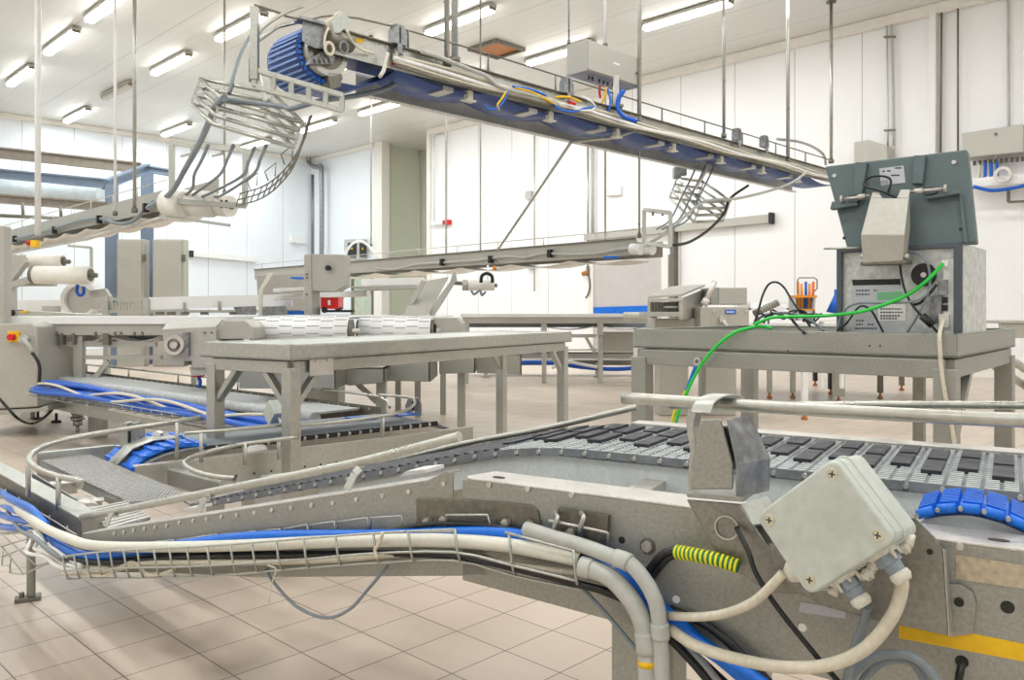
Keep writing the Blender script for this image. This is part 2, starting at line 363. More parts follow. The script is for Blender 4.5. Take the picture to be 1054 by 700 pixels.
# splice plate across the joint, bolts
sp2 = t.part('splice_plate', STEELD, label='dark rounded splice plate', bevel=.002)
pts = [MC.at(x, y, -.004) for x, y in ((428,513),(470,514),(520,517),(546,520),(553,526),(556,537),(556,553),(428,548))]
sp2.slab(pts, n3*.0038)
def bolt(px, py, r=.009, k=-.006, par=None, name='hex_bolt'):
    g = t.part(name, STEELB, par); p = MC.at(px, py, k)
    g.cyl(p+n3*.004, p-n3*.001, r*1.1, 20); ws_ = t.part('washer', STEELD, g); ws_.ring(p+n3*.002, p-n3*.0015, r*1.45, r*.9, 20); hx = []
    for i in range(6):
        a = math.pi/3*i+.3; hx.append(p+d3*(math.cos(a)*r)+V((0,0,math.sin(a)*r)))
    g.slab(hx, -n3*.007)
for x, y in ((440,537),(457,535),(521,538),(545,540)): bolt(x, y, .0068, -.006, sp2)
bolt(667, 562, .0085, 0)
# holes and welded studs
for px, py, r in ((640,556,.0055),(1037,625,.0075),(990,681,.0075)):
    g = t.part('bolt_hole', DARK); p = MC.at(px, py); g.cyl(p+n3*.001, p-n3*.0006, r, 16)
for px, py, r in ((696,617,.0055),(826,646,.0055),(615,553,.0045)):
    g = t.part('pale_plug', WHITE); p = MC.at(px, py); g.cyl(p+n3*.001, p-n3*.0008, r, 16)
for px, py in ((513.5,491.5),(1028,556)):
    g = t.part('flange_slot', DARK, fl); p = PZ(px, py, ZF+.0002); g.slab([p+d3*.012*math.cos(a)+n3*.007*math.sin(a) for a in [i*math.pi/8 for i in range(16)]], (0,0,.0005))
for px, py in ((504,499),(544,503),(589,509),(988,562)):
    g = t.part('flange_screw', STEELB, fl); p = MC.at(px, py); g.cyl(p, p-n3*.004, .0045, 10)
# hinged clip block on the plate
hb = t.part('clip_block', STEELD, label='dark clip block with steel rod')
hb.slab([MC.at(x, y, -.01) for x, y in ((574,523),(626,531),(624,562),(574,552))], n3*.009)
g = t.part('clip_rod', STEELB, hb); g.tube([MC.at(565,536,-.025), MC.at(572,537,-.025), MC.at(624,548,-.025), MC.at(626,549,-.022), MC.at(625,562,-.015)], .0022, 8)
for px in (571, 598):
    g = t.part('clip', STEEL, hb); g.tube(cr([MC.at(px,528,-.012), MC.at(px+3,533,-.03), MC.at(px,541,-.03), MC.at(px-1,552,-.014)], 4), .004, 6)
bolt(588, 548, .007, -.012, hb)
# stickers
g = t.part('yellow_stripe', YEL, sp, 'yellow tape stripe'); g.slab([MC.at(x, y, -.0008) for x, y in ((925,634),(990,650),(1054,663),(1110,674),(1110,700),(1054,681),(925,657))], n3*.0007)
g = t.part('name_plate', mat('faded_beige_plate', (196,184,160), .3, .45, .22, 8), sp, 'faded beige plate'); g.slab([MC.at(x, y, -.0016) for x, y in ((984,571),(1054,582),(1110,591),(1110,618),(1054,606),(984,596))], n3*.0014)
g = t.part('small_plate', LABELM, sp, 'blank silver rectangle'); g.slab([MC.at(x, y, -.0012) for x, y in ((824,620),(871,627),(870,637),(822,630))], n3*.001)
# lower shelf behind the plate seen under it
g = t.part('lower_rail', STEELD, sp, bevel=.001)
g.slab([W(S0, zbo(S0)-.006, .01), W(-.03, .505, .01), W(-.03, .53, .01), W(S0, zbo(S0)+.02, .01)], n3*.09)
g = t.part('lower_rail', STEELD, sl, bevel=.001)
g.slab([W(.0, .505, .01), W(1.06, .33, .01), W(1.06, .355, .01), W(.0, .53, .01)], n3*.09)
# plate hook at the cut end
g = t.part('joint_gusset', STEEL, sl); g.slab([W(.0, .60, .05), W(.03, .645, .05), W(.03, .6, .2), W(.0,.575,.2)], d3*.003)
# far side plate and flanges
fp = t.part('far_side_plate', STEEL, bevel=.001)
fp.slab([W(S0, .52, KB1), W(-.05, .52, KB1), W(1.1, .34, KB1), W(1.1, zbelt(1.1)+.0, KB1), W(.0, ZB+.0, KB1), W(S0, ZB+.0, KB1)], n3*.004)
g = t.part('top_flange', STEELB, fp, bevel=.001)
g.slab([W(S0, ZB, KB1), W(-.04, ZB, KB1), W(-.04, ZB, KB1+.05), W(S0, ZB, KB1+.05)], (0,0,.004))
# belt: body, side links and pads
def belt_pts(k, dz=0, s0=S0, s1=1.02, n=60): return [W(s0+(s1-s0)*i/n, zbelt(s0+(s1-s0)*i/n)+dz, k) for i in range(n+1)]
bt = t.part('belt', BELTG, label='grey modular belt')
bt.strip(belt_pts(KB0, -.004), n3*(KB1-KB0), BSG*.012)
lk = t.part('side_links', BELTG, bt, 'slate grey side links')
pit = .05; n = int((1.02-S0)/pit)
for i in range(n):
    s = S0+i*pit; a = W(s+.003, zbelt(s)-.008, KB0-.003); b = W(s+pit-.005, zbelt(s+pit)-.008, KB0-.003)
    lk.beam(a, b, .007, .015)
    lk.beam(a+n3*(KB1-KB0+.003), b+n3*(KB1-KB0+.003), .007, .015)
pn = t.part('hinge_pins', STEELB, bt, 'pale hinge pins')
for i in range(n+1):
    s = S0+i*pit-.001; p = W(s, zbelt(s)-.008, KB0-.004); pn.cyl(p, p-n3*.005, .0042, 8)
rb = t.part('belt_ribs', BELTT, bt, 'pale belt ribs')
for i in range(n*2):
    s = S0+i*pit/2+.01
    if s > .98: continue
    z = zbelt(s)-.003
    m = 22
    if s > .1: continue
    for j in range(m):
        k = KB0+.006+(KB1-KB0-.014)*j/(m-1)
        rb.box(W(s, z, k), (.019, .008, .005), math.atan2(d3.y, d3.x))
pd = t.part('grip_pads', PAD, bt, 'black grip pads')
for i in range(n):
    s = S0+i*pit
    if s > .12: continue
    k0, k1 = ((.345,.452) if i % 2 else (.390,.495))
    for ka, kb in ((k0, k1), (k0+.125, min(k1+.125, .6))):
        q = [W(s+.006, ZB-.004+.0, ka), W(s+.036, ZB-.004, ka), W(s+.036, ZB-.004, kb), W(s+.006, ZB-.004, kb)]
        if s > -.12: q = [W((p.xy-MC.p).dot(MC.d), zbelt((p.xy-MC.p).dot(MC.d))-.003, (p.xy-MC.p).dot(MC.n)) for p in q]
        pd.slab(q, (0,0,.009))
fbk = t.part('falling_run', PAD, bt, 'black toothed surface of the falling run')
for i in range(36):
    s = .1+i*.025; z = zbelt(s)-.003; fbk.beam(W(s, z+.001, KB0+.004), W(s, z+.001, KB1), .017, .007)
# wear strip and tray bed under the belt
ws = t.part('wear_strip', WEAR, label='bluish white wear strip')
ws.slab([W(S0, ZB-.07, KB0+.006), W(.03, ZB-.075, KB0+.006), W(.03, ZB-.02, KB0+.006), W(S0, ZB-.018, KB0+.006)], n3*.01)
ws.slab([W(.03, ZB-.075, KB0+.006), W(.6, zbelt(.6)-.065, KB0+.006), W(.6, zbelt(.6)-.02, KB0+.006), W(.03, ZB-.02, KB0+.006)], n3*.01)
g = t.part('bed_plate', STEEL); g.slab([W(S0, ZB-.09, .02), W(.02, ZB-.09, .02), W(.02, ZB-.09, KB0), W(S0, ZB-.09, KB0)], (0,0,-.003))
for s in (-.25, -.7):
    g = t.part('cross_member', STEELB); g.beam(W(s, ZB-.06, .01), W(s+.03, ZB-.06, KB1), .04, .03)
g = t.part('wear_block', WHITE, label='white plastic wear block')
g.slab([MC.at(x, y, .12) for x, y in ((410,491),(438,487),(438,483),(418,485))], n3*.06)
g.slab([MC.at(x, y, .1) for x, y in ((184,527),(200,525),(200,522),(188,524))], n3*.05)
# legs
lg = t.part('leg', STEEL2, bevel=.003, label='wide flat near leg')
p0 = MC.at(629, 640, .012); p1 = MC.at(693, 640, .012)
lg.slab([V((p0.x,p0.y,0)), V((p1.x,p1.y,0)), V((p1.x,p1.y,.52)), V((p0.x,p0.y,.52))], n3*.06)
lg2 = t.part('leg', STEEL2, bevel=.002, label='round adjustable left leg')
lb = PZ(32, 618, 0); lg2.cyl((lb.x, lb.y, .015), (lb.x, lb.y, .34), .013, 12)
g = t.part('foot_plate', STEELD, lg2, bevel=.001); g.box((lb.x-.01, lb.y, .008), (.075, .045, .012), .5); g.cyl((lb.x-.025, lb.y-.01, .01), (lb.x-.025, lb.y-.01, .03), .008, 6)
for s, k in ((-.35,.55),):
    p = W(s, 0, k); g = t.part('leg', STEEL2, bevel=.002); g.box((p.x, p.y, .2), (.045,.045,.4), math.atan2(d3.y, d3.x))
# guard rails
def rail(pts, r, label, m=PIPE, n=8):
    g = t.part('guard_rail', m, label=label); g.tube(cr(pts, n), r, 14); return g
r1 = rail([MC.at(1120,434,.05), MC.at(1000,430.5,.05), MC.at(800,419.5,.05), MC.at(641,409.5,.05)], .0092, 'near straight guard tube at the right')
r2 = rail([MC.at(1120,418,.6), MC.at(900,416.5,.6), MC.at(690,418,.6)], .0075, 'far guard tube at the right')
r3 = rail([MC.at(472,449.5,.05), MC.at(360,478,.05), MC.at(240,502,.05), MC.at(84,533,.05)], .0088, 'sloping near guard tube with capped end')
g = t.part('end_cap', STEELB, r3); p = MC.at(472,449.5,.05); g.cyl(p, p-(MC.at(440,457,.05)-p).normalized()*.002, .0092, 16)
r4 = rail([MC.at(656,419,.6), MC.at(560,441,.6), MC.at(480,456,.6), MC.at(380,478,.6), MC.at(270,492,.6)], .0075, 'sloping far guard tube')
def bracket(px, py, k, px2, py2, r=.0055):
    g = t.part('rail_bracket', STEEL, r3, bevel=.001)
    a = MC.at(px, py, k); b = MC.at(px2, py2, .02)
    c1 = a+V((0,0,-.012))
    a = a+V((0,0,-.007)); pts = [a, a-n3*.006+V((0,0,-.006)), V(((a.x+b.x)/2, (a.y+b.y)/2, b.z+.03))*1, b+V((0,0,.002))]
    for i in range(3): g.beam(pts[i], pts[i+1], .016, .004, up=n3)
bracket(373, 474, .05, 357, 505); bracket(219, 506, .05, 204, 528); bracket(121, 525, .05, 108, 543)
for px, py, y2 in ((563,441,457),(412,470,482),(280,490,505)):
    g = t.part('rail_bracket', STEEL, r4); a = MC.at(px, py, .6); g.tube(cr([a, a+d3*-.02+V((0,0,-.008)), V((a.x,a.y,0))-d3*.025+V((0,0,MC.at(px,y2,.6).z))], 4), .006, 6)
conv.done()

# sensor guard bracket
t = Thing('sensor_bracket', 'bent steel sensor guard of two leaning plates, clamped to the near guard tube and frame', 'sensor guard')
g = t.part('strap', STEEL, bevel=.001, label='curved strap over the tube')
st = [MC.at(x, y, .0) for x, y in ((727,412),(718,414),(711,420),(706,432),(708,450),(710,466),(708,490),(709,510))]
ins = [MC.at(x, y, .0) for x, y in ((734,417),(722,421),(716,428),(714,440),(716,456),(715,470),(712,492),(713,510))]
g.slab(cr(st,3)+cr(ins[::-1],3), n3*.03)
# saddle over the rail
g = t.part('saddle', STEEL, bevel=.001)
a = [MC.at(711, 424, -.02), MC.at(716, 412, -.005), MC.at(728, 405.5, .02), MC.at(742, 405.5, .06), MC.at(750, 411, .085)]
g.strip(cr(a, 5), -d3*.028, .003)
def plate(m, pts, k, th, label, bevel=.002):
    g = t.part('guard_plate', m, label=label, bevel=bevel); g.slab([MC.at(x, y, k) for x, y in pts], n3*th); return g
plate(STEEL2, ((722,432),(741,431),(754,478),(754,504),(711,504),(711,479)), -.03, .006, 'flat front guard plate')
gp = t.part('guard_plate', GALV, label='right galvanised guard plate wrapping back', bevel=.001)
B_ = [MC.at(x, y, -.03) for x, y in ((747,431),(757,478),(757,513))]; C_ = [MC.at(x, y, .035) for x, y in ((771,428),(791,472),(790,505))]
gp.slab([B_[0], B_[1], B_[2], C_[2], C_[1], C_[0]], -d3*.003)
g = t.part('sensor', BLACK, label='black sensor head between the plates', bevel=.002); g.slab([MC.at(x, y, .0) for x, y in ((738,440),(748,440),(756,470),(754,485),(742,485))], n3*.02)
g = t.part('base_plate', STEEL2, bevel=.001); g.slab([MC.at(x, y, -.035) for x, y in ((707,507),(765,512),(765,517),(707,512))], n3*.08)
# stand arm bent down to the frame
g = t.part('arm_plate', ARMST, bevel=.002, label='angled arm plate')
pl = [MC.at(x, y, -.03) for x, y in ((706,514),(762,519),(769,530),(822,612),(790,610),(740,575))]
g.slab(pl, n3*.004)
g = t.part('arm_flange', STEEL, bevel=.001); q0 = MC.at(761,519,-.03); q1 = MC.at(790,510,.03); q2 = MC.at(806,536,.03); q3 = MC.at(775,540,-.03); g.slab([q0, q1, q2, q3], V((0,0,-.003)))
g = t.part('raised_ring', STEEL); c = MC.at(748, 543, -.031); g.ring(c, c-n3*.002, .017, .0145, 20)
t.done()

# mounting plate of the junction box
t = Thing('mounting_plate', 'folded steel mounting plate behind the junction box, with rounded ear and two holes', 'bracket')
g = t.part('plate', ARMST, bevel=.002)
g.slab([MC.at(x, y, -.05) for x, y in ((925,535),(942,533),(962,553),(970,565),(976,655),(940,647),(905,640),(850,625),(800,600),(790,560))], n3*.003)
g = t.part('side_fold', STEEL, bevel=.0008); g.slab([MC.at(976,655,-.05), MC.at(970,565,-.05), MC.at(972,565,-.01), MC.at(980,652,-.01)], d3*-.002)
g = t.part('ear', STEEL2, bevel=.001); g.slab([MC.at(x, y, -.006) for x, y in ((972,601),(990,602),(1001,610),(1005,622),(1001,653),(976,656))], n3*.003)
for x, y, r, k in ((957,568,.0035,-.051),(987,620,.0055,-.0075)):
    g = t.part('hole', DARK); c = MC.at(x, y, k); g.cyl(c, c-n3*.0006, r, 16)
t.done()

# junction box, turned on its corner
t = Thing('junction_box', 'pale grey square junction box turned on its corner, with four cross-head screws', 'junction box')
nb = (V((-.52,-.854,0))+V((-.34,.0,.05))).normalized()
hx = V((-nb.y, nb.x, 0)).normalized(); hx = hx if hx.x > 0 else -hx; up = nb.cross(hx); up = up if up.z > 0 else -up
cen = MC.at(845, 543, -.130); ca, sa = math.cos(math.radians(41)), math.sin(math.radians(41))
ea = hx*ca+up*sa; eb = hx*sa-up*ca      # along the upper left edge, along the upper right edge
def rrect(c, a, b, la, lb, r, seg=5):
    out = []
    for qx, qy, a0 in ((1,1,0),(-1,1,90),(-1,-1,180),(1,-1,270)):
        for i in range(seg+1):
            an = math.radians(a0+90*i/seg); out.append(c+a*(qx*(la/2-r)+r*math.cos(an))+b*(qy*(lb/2-r)+r*math.sin(an)))
    return out
LA, LB = .130, .108
g = t.part('body', BOXG, bevel=.0015); g.slab(rrect(cen-nb*.012, ea, eb, LA+.002, LB+.002, .012), -nb*.060)
g.slab(rrect(cen-nb*.030, ea, eb, LA+.006, LB+.006, .013), -nb*.004)
lid = t.part('lid', BOXG, bevel=.003); lid.slab(rrect(cen, ea, eb, LA, LB, .012), -nb*.014)
for qa in (-1, 1):
    for qb in (-1, 1):
        c = cen+ea*(qa*(LA/2-.014))+eb*(qb*(LB/2-.014))
        s_ = t.part('screw', mat('screw_ivory', (222,214,190), .2, .4), lid, bevel=.0005); s_.ring(c-nb*.001, c+nb*.0012, .0068, .0056, 20); s_.cyl(c-nb*.001, c+nb*.0006, .0055, 16)
        x = t.part('cross_slot', INK, s_); d1 = (ea+eb).normalized(); d2 = (ea-eb).normalized()
        for dd in (d1, d2): x.beam(c+nb*.0008-dd*.0038, c+nb*.0008+dd*.0038, .0016, .0006, up=nb)
def gland(pos, dr, label):
    g = t.part('cable_gland', GLAND, label=label, bevel=.001); u = dr.orthogonal().normalized(); v = dr.cross(u)
    g.slab([pos+(u*math.cos(i*math.pi/3)+v*math.sin(i*math.pi/3))*.0145 for i in range(6)], dr*.014); g.cyl(pos+dr*.012, pos+dr*.026, .0115, 14, .0095)
    s_ = t.part('sealant', SEAL, g, 'smeared white sealant'); random.seed(int(pos.x*999))
    s_.tube([pos-dr*.006, pos-dr*.001, pos+dr*.003], [.020, .021, .0155], 11); s_.tube([pos+dr*.024, pos+dr*.03, pos+dr*.036], [.0115, .0125, .009], 9)
    for i in range(7):
        a = random.random()*6.28; q = pos+(u*math.cos(a)+v*math.sin(a))*.016; s_.cyl(q-dr*.003, q+dr*(.006+random.random()*.008), .004, 5, .0015)
G1 = cen-nb*.032+ea*.030+eb*(LB/2+.002); G2 = cen-nb*.032-ea*.028+eb*(LB/2+.002); G3 = cen-nb*.032-ea*(LA/2+.002)+eb*.02
gland(G1, eb, 'upper blue grey cable gland'); gland(G2, eb, 'lower blue grey cable gland')
g = t.part('cable_gland', SEAL, label='left gland buried in sealant'); g.tube([G3, G3-ea*.012, G3-ea*.022], [.017,.015,.010], 12)
g = t.part('sealant_smear', SEAL, label='smeared sealant along the lower right side')
random.seed(3)
for i in range(26):
    q = cen-nb*(.03+.03*random.random())+ea*(-LA/2+.012+LA*.85*i/26)+eb*(LB/2+.002+.004*random.random()); g.tube([q-ea*.006, q+eb*(.003+.004*random.random()), q+ea*(.006+.006*random.random())-nb*.004], [.003,.0055+.003*random.random(),.002], 6)
t.done()

# blue transfer belt at the right
t = Thing('transfer_belt', 'bright blue plastic modular belt curving over its end beside the grey belt, right edge', 'belt')
KT0, KT1 = .085, .185
sc0 = MC.s_of(1000, KT0); ctrl = [(944,530),(958,526),(972,523.5),(1001,523.5),(1032,531.5),(1054,541),(1090,560)]
prof = [MC.at(x, y, KT0) for x, y in ctrl]; prof = cr(prof, 4)
b = t.part('belt_surface', BLUE, label='blue belt modules'); b.strip([p+n3*.004 for p in prof], n3*(KT1-KT0), -.006)
L_ = 0; segs = []
acc = [0]
for i in range(1, len(prof)): acc.append(acc[-1]+(prof[i]-prof[i-1]).length)
def along(d):
    for i in range(1, len(prof)):
        if acc[i] >= d: f = (d-acc[i-1])/(acc[i]-acc[i-1]); return prof[i-1].lerp(prof[i], f)
    return prof[-1]
lk = t.part('side_links', BLUE, b); pins = t.part('hinge_pins', STEEL, b, 'steel hinge pins'); rb = t.part('ribs', BLUE, b)
d = .0; pt = .027
while d+pt < acc[-1]:
    a_, b_ = along(d), along(d+pt*.8); lk.tube([a_, b_], .0065, 10); pins.cyl(a_, a_-n3*.0075, .003, 10)
    for q in range(9):
        off = n3*(.012+q*.0105); rb.beam(along(d+.002)+off+V((0,0,.004)), along(min(d+pt*.9, acc[-1]))+off+V((0,0,.004)), .005, .008)
    d += pt
g = t.part('support_plate', WEAR, label='pale curved support plate'); g.slab([p-V((0,0,.012))+n3*.01 for p in prof]+[V((prof[-1].x, prof[-1].y, ZF-.06))+n3*.01, V((prof[0].x, prof[0].y, ZF-.06))+n3*.01], n3*.1)
t.done()

# ------------------------------------------------------------ cable tray, conduits and cables in front of the conveyor
t = Thing('wire_cable_tray', 'long stainless wire basket cable tray bolted along the near conveyor', 'cable tray')
KT = -.06
topw = [(62,573),(118,567),(200,563),(280,557),(330,553),(400,548),(467,545),(520,550),(590,567)]
botw = [(62,588),(118,585),(200,583),(300,577),(380,570),(467,568.5),(527,582),(594,598)]
bow = [(70,596),(118,595),(200,594),(300,586),(380,580),(467,577),(530,593),(600,607)]
def ip(tab, x):
    for (x0, y0), (x1, y1) in zip(tab, tab[1:]):
        if x <= x1: return y0+(y1-y0)*(x-x0)/(x1-x0)
    return tab[-1][1]
def wire(g, tab, k, r=.0022, n=3): g.tube(cr([MC.at(x, y, k) for x, y in tab], n), r, 6)
g = t.part('long_wires', WIREM); wire(g, [q for q in topw if q[0] <= 467], KT); wire(g, [(520,548),(590,567)], KT); wire(g, [(417,547),(467,547)], KT); wire(g, botw, KT); wire(g, bow, KT+.012); wire(g, bow, -.015)
ru = t.part('rungs', WIREM); 
for x in (64,76,88,100,113,127,141,158,174,192,213,237,259,284,312,345,384,420,468,524,590):
    yt = ip(topw, x)-1; yb = ip(bow, x+4); a = MC.at(x, yt, KT); b = MC.at(x+3, ip(botw, x), KT); c = MC.at(x+6, yb, KT+.012)
    dd = MC.at(x+7, yb-1, -.012); ru.tube([a, b, c, dd], .0024, 6)
bk = t.part('back_frame', WIREM, label='raised back wire frame')
bx = [(135,560),(180,556),(225,550),(265,547),(290,544.5),(318,540),(346,537),(380,533),(415,531)]
for (x0, y0), (x1, y1) in zip(bx, bx[1:]):
    bk.tube([MC.at(x0+1, y0+14, -.012), MC.at(x0+2, y0, -.012), MC.at(x1-2, y1, -.012), MC.at(x1, y1+14, -.012)], .0018, 6)
bk = t.part('back_frame', WIREM); bk.tube([MC.at(458, 548, -.02), MC.at(459, 530, -.02), MC.at(502, 530, -.02), MC.at(506, 545, -.02)], .002, 6)
# lower left short basket
sb = t.part('long_wires', WIREM, label='open end basket at the left')
sb.tube([MC.at(x, y, .1) for x, y in ((3,567),(2,582),(9,582),(12,590),(24,591),(50,580),(62,570))], .0022, 6)
for pts in (((0,548),(38,583)),((0,563),(60,545)),((3,573),(44,556)),((24,591),(0,560)),((10,590),(11,573),(0,561)),((38,583),(60,575))): sb.tube([MC.at(x, y, .1) for x, y in pts], .002, 6)
g = t.part('cable_tie', CREAM, label='cream tie loop'); g.tube(cr([MC.at(x, y, KT-.006) for x, y in ((394,548),(390,560),(386,566),(388,575))], 4), .003, 6)
g.tube(cr([MC.at(x, y, KT-.006) for x, y in ((275,582),(284,586),(280,600),(277,620))], 4), .0012, 6)
t.done()
def pipe(name, label, cat, m, path, k, r, group=None, n=7, seg=14):
    t = Thing(name, label, cat, group); g = t.part(name, m)
    pts = cr([MC.at(x, y, (k if len(q) == 0 else q[0])) for x, y, *q in path], n); g.tube(pts, r, seg); return t
t = Thing('conduit_pipe', 'long cream white conduit pipe lying in the wire tray, coming from the far left', 'conduit')
pp = [(-60,512,.5),(5,517,.22),(22,527,.12),(45,543,.02),(70,554,-.025),(100,562,-.038),(180,563,-.038),(260,561,-.038),(340,557.5,-.038),(420,556,-.038),(470,557,-.038),(520,561,-.038),(560,568,-.038),(598,576,-.038)]
g = t.part('pipe', PVC); pts = cr([MC.at(x, y, k) for x, y, k in pp], 6); g.tube(pts, .0115, 16)
g = t.part('pipe_mouth', DARK); e = pts[-1]; dr = (pts[-1]-pts[-2]).normalized(); g.cyl(e, e+dr*.0006, .009, 14)
t.done()
t = Thing('conduit_pipe', 'grey conduit lying lower, its elbow turning down beside the leg', 'conduit', None)
path = [(598,583,-.05),(612,587,-.05),(630,596,-.05),(650,618,-.05),(661,640,-.05),(665,662,-.05),(667,700,-.05),(668,760,-.05)]
pts = cr([MC.at(x, y, k) for x, y, k in path], 6); g = t.part('pipe', CONDUIT, label='elbow'); g.tube(pts, .0135, 16)
def coupling(t, pts, a, b, r, m=CONDUIT, lab=None):
    g = t.part('coupling', m, label=lab); g.tube([pts[i] for i in range(a, b)], r, 18); return g
coupling(t, pts, 0, 6, .0152); coupling(t, pts, 27, 33, .0150); coupling(t, pts, 33, 34+1, .0138, YEL, 'thin yellow ring')
t.done()
t = Thing('conduit_pipe', 'grey conduit starting higher behind, with elbow turning down beside the other', 'conduit', None)
path = [(541,544,-.03),(570,553,-.035),(600,562,-.04),(630,573,-.045),(648,580,-.05),(664,598,-.05),(675,620,-.05),(679,645,-.05),(680,665,-.05),(681,700,-.05),(681,760,-.05)]
pts = cr([MC.at(x, y, k) for x, y, k in path], 6); g = t.part('pipe', CONDUIT, label='elbow'); g.tube(pts, .0112, 16)
coupling(t, pts, 19, 25, .0132); coupling(t, pts, 41, 47, .0132)
t.done()
def cable(label, m, path, r, cat='cable', name='cable', group=None, n=6, seg=8):
    return one(name, m, label, cat, lambda g: g.tube(cr([MC.at(x, y, k) for x, y, k in path], n), r, seg), group)
cable('thick bright blue hose behind the white conduit, running down to the lower right', BLUEH, [(-40,478,.6),(0,512,.4),(20,520,.3),(45,545,.1),(62,562,0),(90,572,-.02),(130,569,-.02),(250,553,-.022),(400,551,-.022),(450,549,-.022),(500,548,-.022),(545,553,-.022),(590,566,-.025),(630,588,-.02),(660,612,-.01),(700,648,-.02),(745,680,-.03),(790,720,-.03)], .0105, 'hose', 'hose')
cable('second blue hose in the bundle passing under the pale lower cable', BLUEH, [(590,572,-.015),(640,590,-.005),(680,625,-.01),(720,660,-.02),(765,690,-.03),(800,715,-.03)], .010, 'hose', 'hose')
cable('black cable lying on the blue hose along the tray top', BLACK, [(380,552,-.015),(415,544,-.018),(450,539,-.02),(500,541,-.02),(545,549,-.02)], .0042)
cable('thin black cable along the bottom of the tray', BLACK, [(62,575,-.03),(110,579,-.03),(200,573,-.03),(320,572,-.03),(400,570,-.03),(470,573,-.04),(530,585,-.05),(590,600,-.05),(640,615,-.04),(680,648,-.03),(720,690,-.03),(750,730,-.03)], .0062)
cable('black cable beside the first one in the tray bottom', BLACK, [(70,582,-.025),(150,572,-.02),(300,570,-.02),(470,571,-.025),(540,588,-.03),(600,602,-.03),(650,622,-.01),(700,660,-.01),(760,715,-.01)], .0055)
cable('cream cable along the floor of the wire tray', CREAM, [(64,590,-.03),(110,588,-.035),(150,580,-.035),(250,579,-.035),(330,577,-.035),(420,570,-.03),(480,573,-.03),(540,583,-.03),(598,590,-.03)], .0058)
cable('lower cream cable sagging below the wire tray', CREAM, [(80,586,-.04),(95,592,-.05),(110,592,-.05),(125,583,-.04),(138,579,-.04),(150,590,-.05),(162,592,-.05),(180,586,-.04)], .0032)
cable('black twin cables rising from behind the conduit elbow to the striped wrap', BLACK, [(664,594,.0),(672,582,-.02),(684,570,-.03),(697,566,-.03)], .0062)
cable('second black cable below it going into the striped wrap', BLACK, [(668,599,.0),(676,588,-.02),(688,575,-.03),(700,571,-.03)], .0045)
cable('grey thin cable hanging in a wide loop under the tray', GREYC, [(274,586,-.02),(282,600,-.03),(305,624,-.05),(335,636,-.05),(360,627,-.05),(380,605,-.04),(400,582,-.02)], .0030)
cable('thin grey stay running down from the tray end behind the elbow', GREYC, [(600,606,-.03),(625,633,-.02),(652,665,-.02),(690,706,-.02)], .0035)
cable('cream cable curving from the left gland of the junction box to the conduits', CREAM, [(688,634,-.03),(715,635,-.05),(745,632,-.07),(775,620,-.09),(797,600,-.1),(806,590,-.1)], .0062)
cable('thick pale cable sweeping from the upper gland down and left along the bottom', CREAM, [(690,648,-.03),(715,664,-.05),(750,676,-.07),(800,686,-.09),(850,685,-.1),(890,668,-.1),(918,635,-.1),(928,605,-.1),(926,588,-.1)], .0078, seg=12)
cable('blue grey cable from the lower gland to the bottom edge', GREYC, [(893,625,-.09),(888,645,-.08),(878,672,-.08),(872,700,-.08),(870,730,-.08)], .0055)
cable('grey cable coiled in an arch at the bottom right', GREYC, [(868,710,-.06),(882,688,-.06),(905,675,-.06),(935,675,-.06),(958,692,-.06),(972,720,-.06)], .0058)
cable('inner turn of the grey cable arch at the bottom right', GREYC, [(880,715,-.05),(895,692,-.05),(915,680,-.05),(938,682,-.05),(955,705,-.05)], .005)
cable('black cable tie strap hanging from the bracket arm to the bottom', BLACK, [(758,543,-.04),(770,567,-.06),(778,590,-.07),(800,625,-.08),(840,675,-.08),(872,712,-.08)], .0034)
cable('thick black cable under the blue hose by the conduits', BLACK, [(690,627,-.005),(730,645,-.01),(770,680,-.02),(800,712,-.02)], .0065)
cable('pale grey cable between the leg and the blue hose', CONDUIT, [(688,648,-.01),(715,675,-.02),(740,705,-.02)], .0075)
cable('black cable hanging from the slot at the far lower right', BLACK, [(991,682,-.003),(988,692,-.02),(984,720,-.02)], .0045)
# white cables looping at the left end of the tray
for i, (dx, dy, lab) in enumerate(((0,0,'outermost'),(8,-4,'middle'),(14,-8,'innermost'))):
    cable('%s white cable bending round the left end of the wire tray' % lab, WHITE, [(38-dx*.2,547,.03),(30+dx,560+dy*.3,-.01),(28+dx,569+dy,-.02),(45+dx*.7,573+dy,-.02),(60+dx*.7,583+dy,-.03),(85,589+dy*.8,-.035)], .0046)
for i, (y, lab) in enumerate(((545,'upper'),(549,'lower'))):
    cable('%s cream cable running in from the left edge to the tray' % lab, CREAM, [(-60,y-6,.5),(0,y,.3),(25,y-4+i*2,.12),(38,y,.04),(50,y+20,.0),(70,y+35-i*3,-.02),(110,585,-.03)], .0045)
cable('dark grey hose crossing the white cables at the left end', GREYC, [(8,527,.2),(20,545,.1),(35,553,.0),(50,566,-.03),(70,580,-.03)], .006)
for i, dy in enumerate((0, 7, 14, 21)):
    cable(('top','second','third','lowest')[i]+' blue hose of the bundle coming in from the left edge', BLUEH, [(-70,492+dy*1.3,.6),(-10,503+dy*1.7,.30),(12,514+dy*1.4,.17),(32,524+dy*1.0,.10),(48,542+dy*.6,.05)], .0105, 'hose', 'hose')
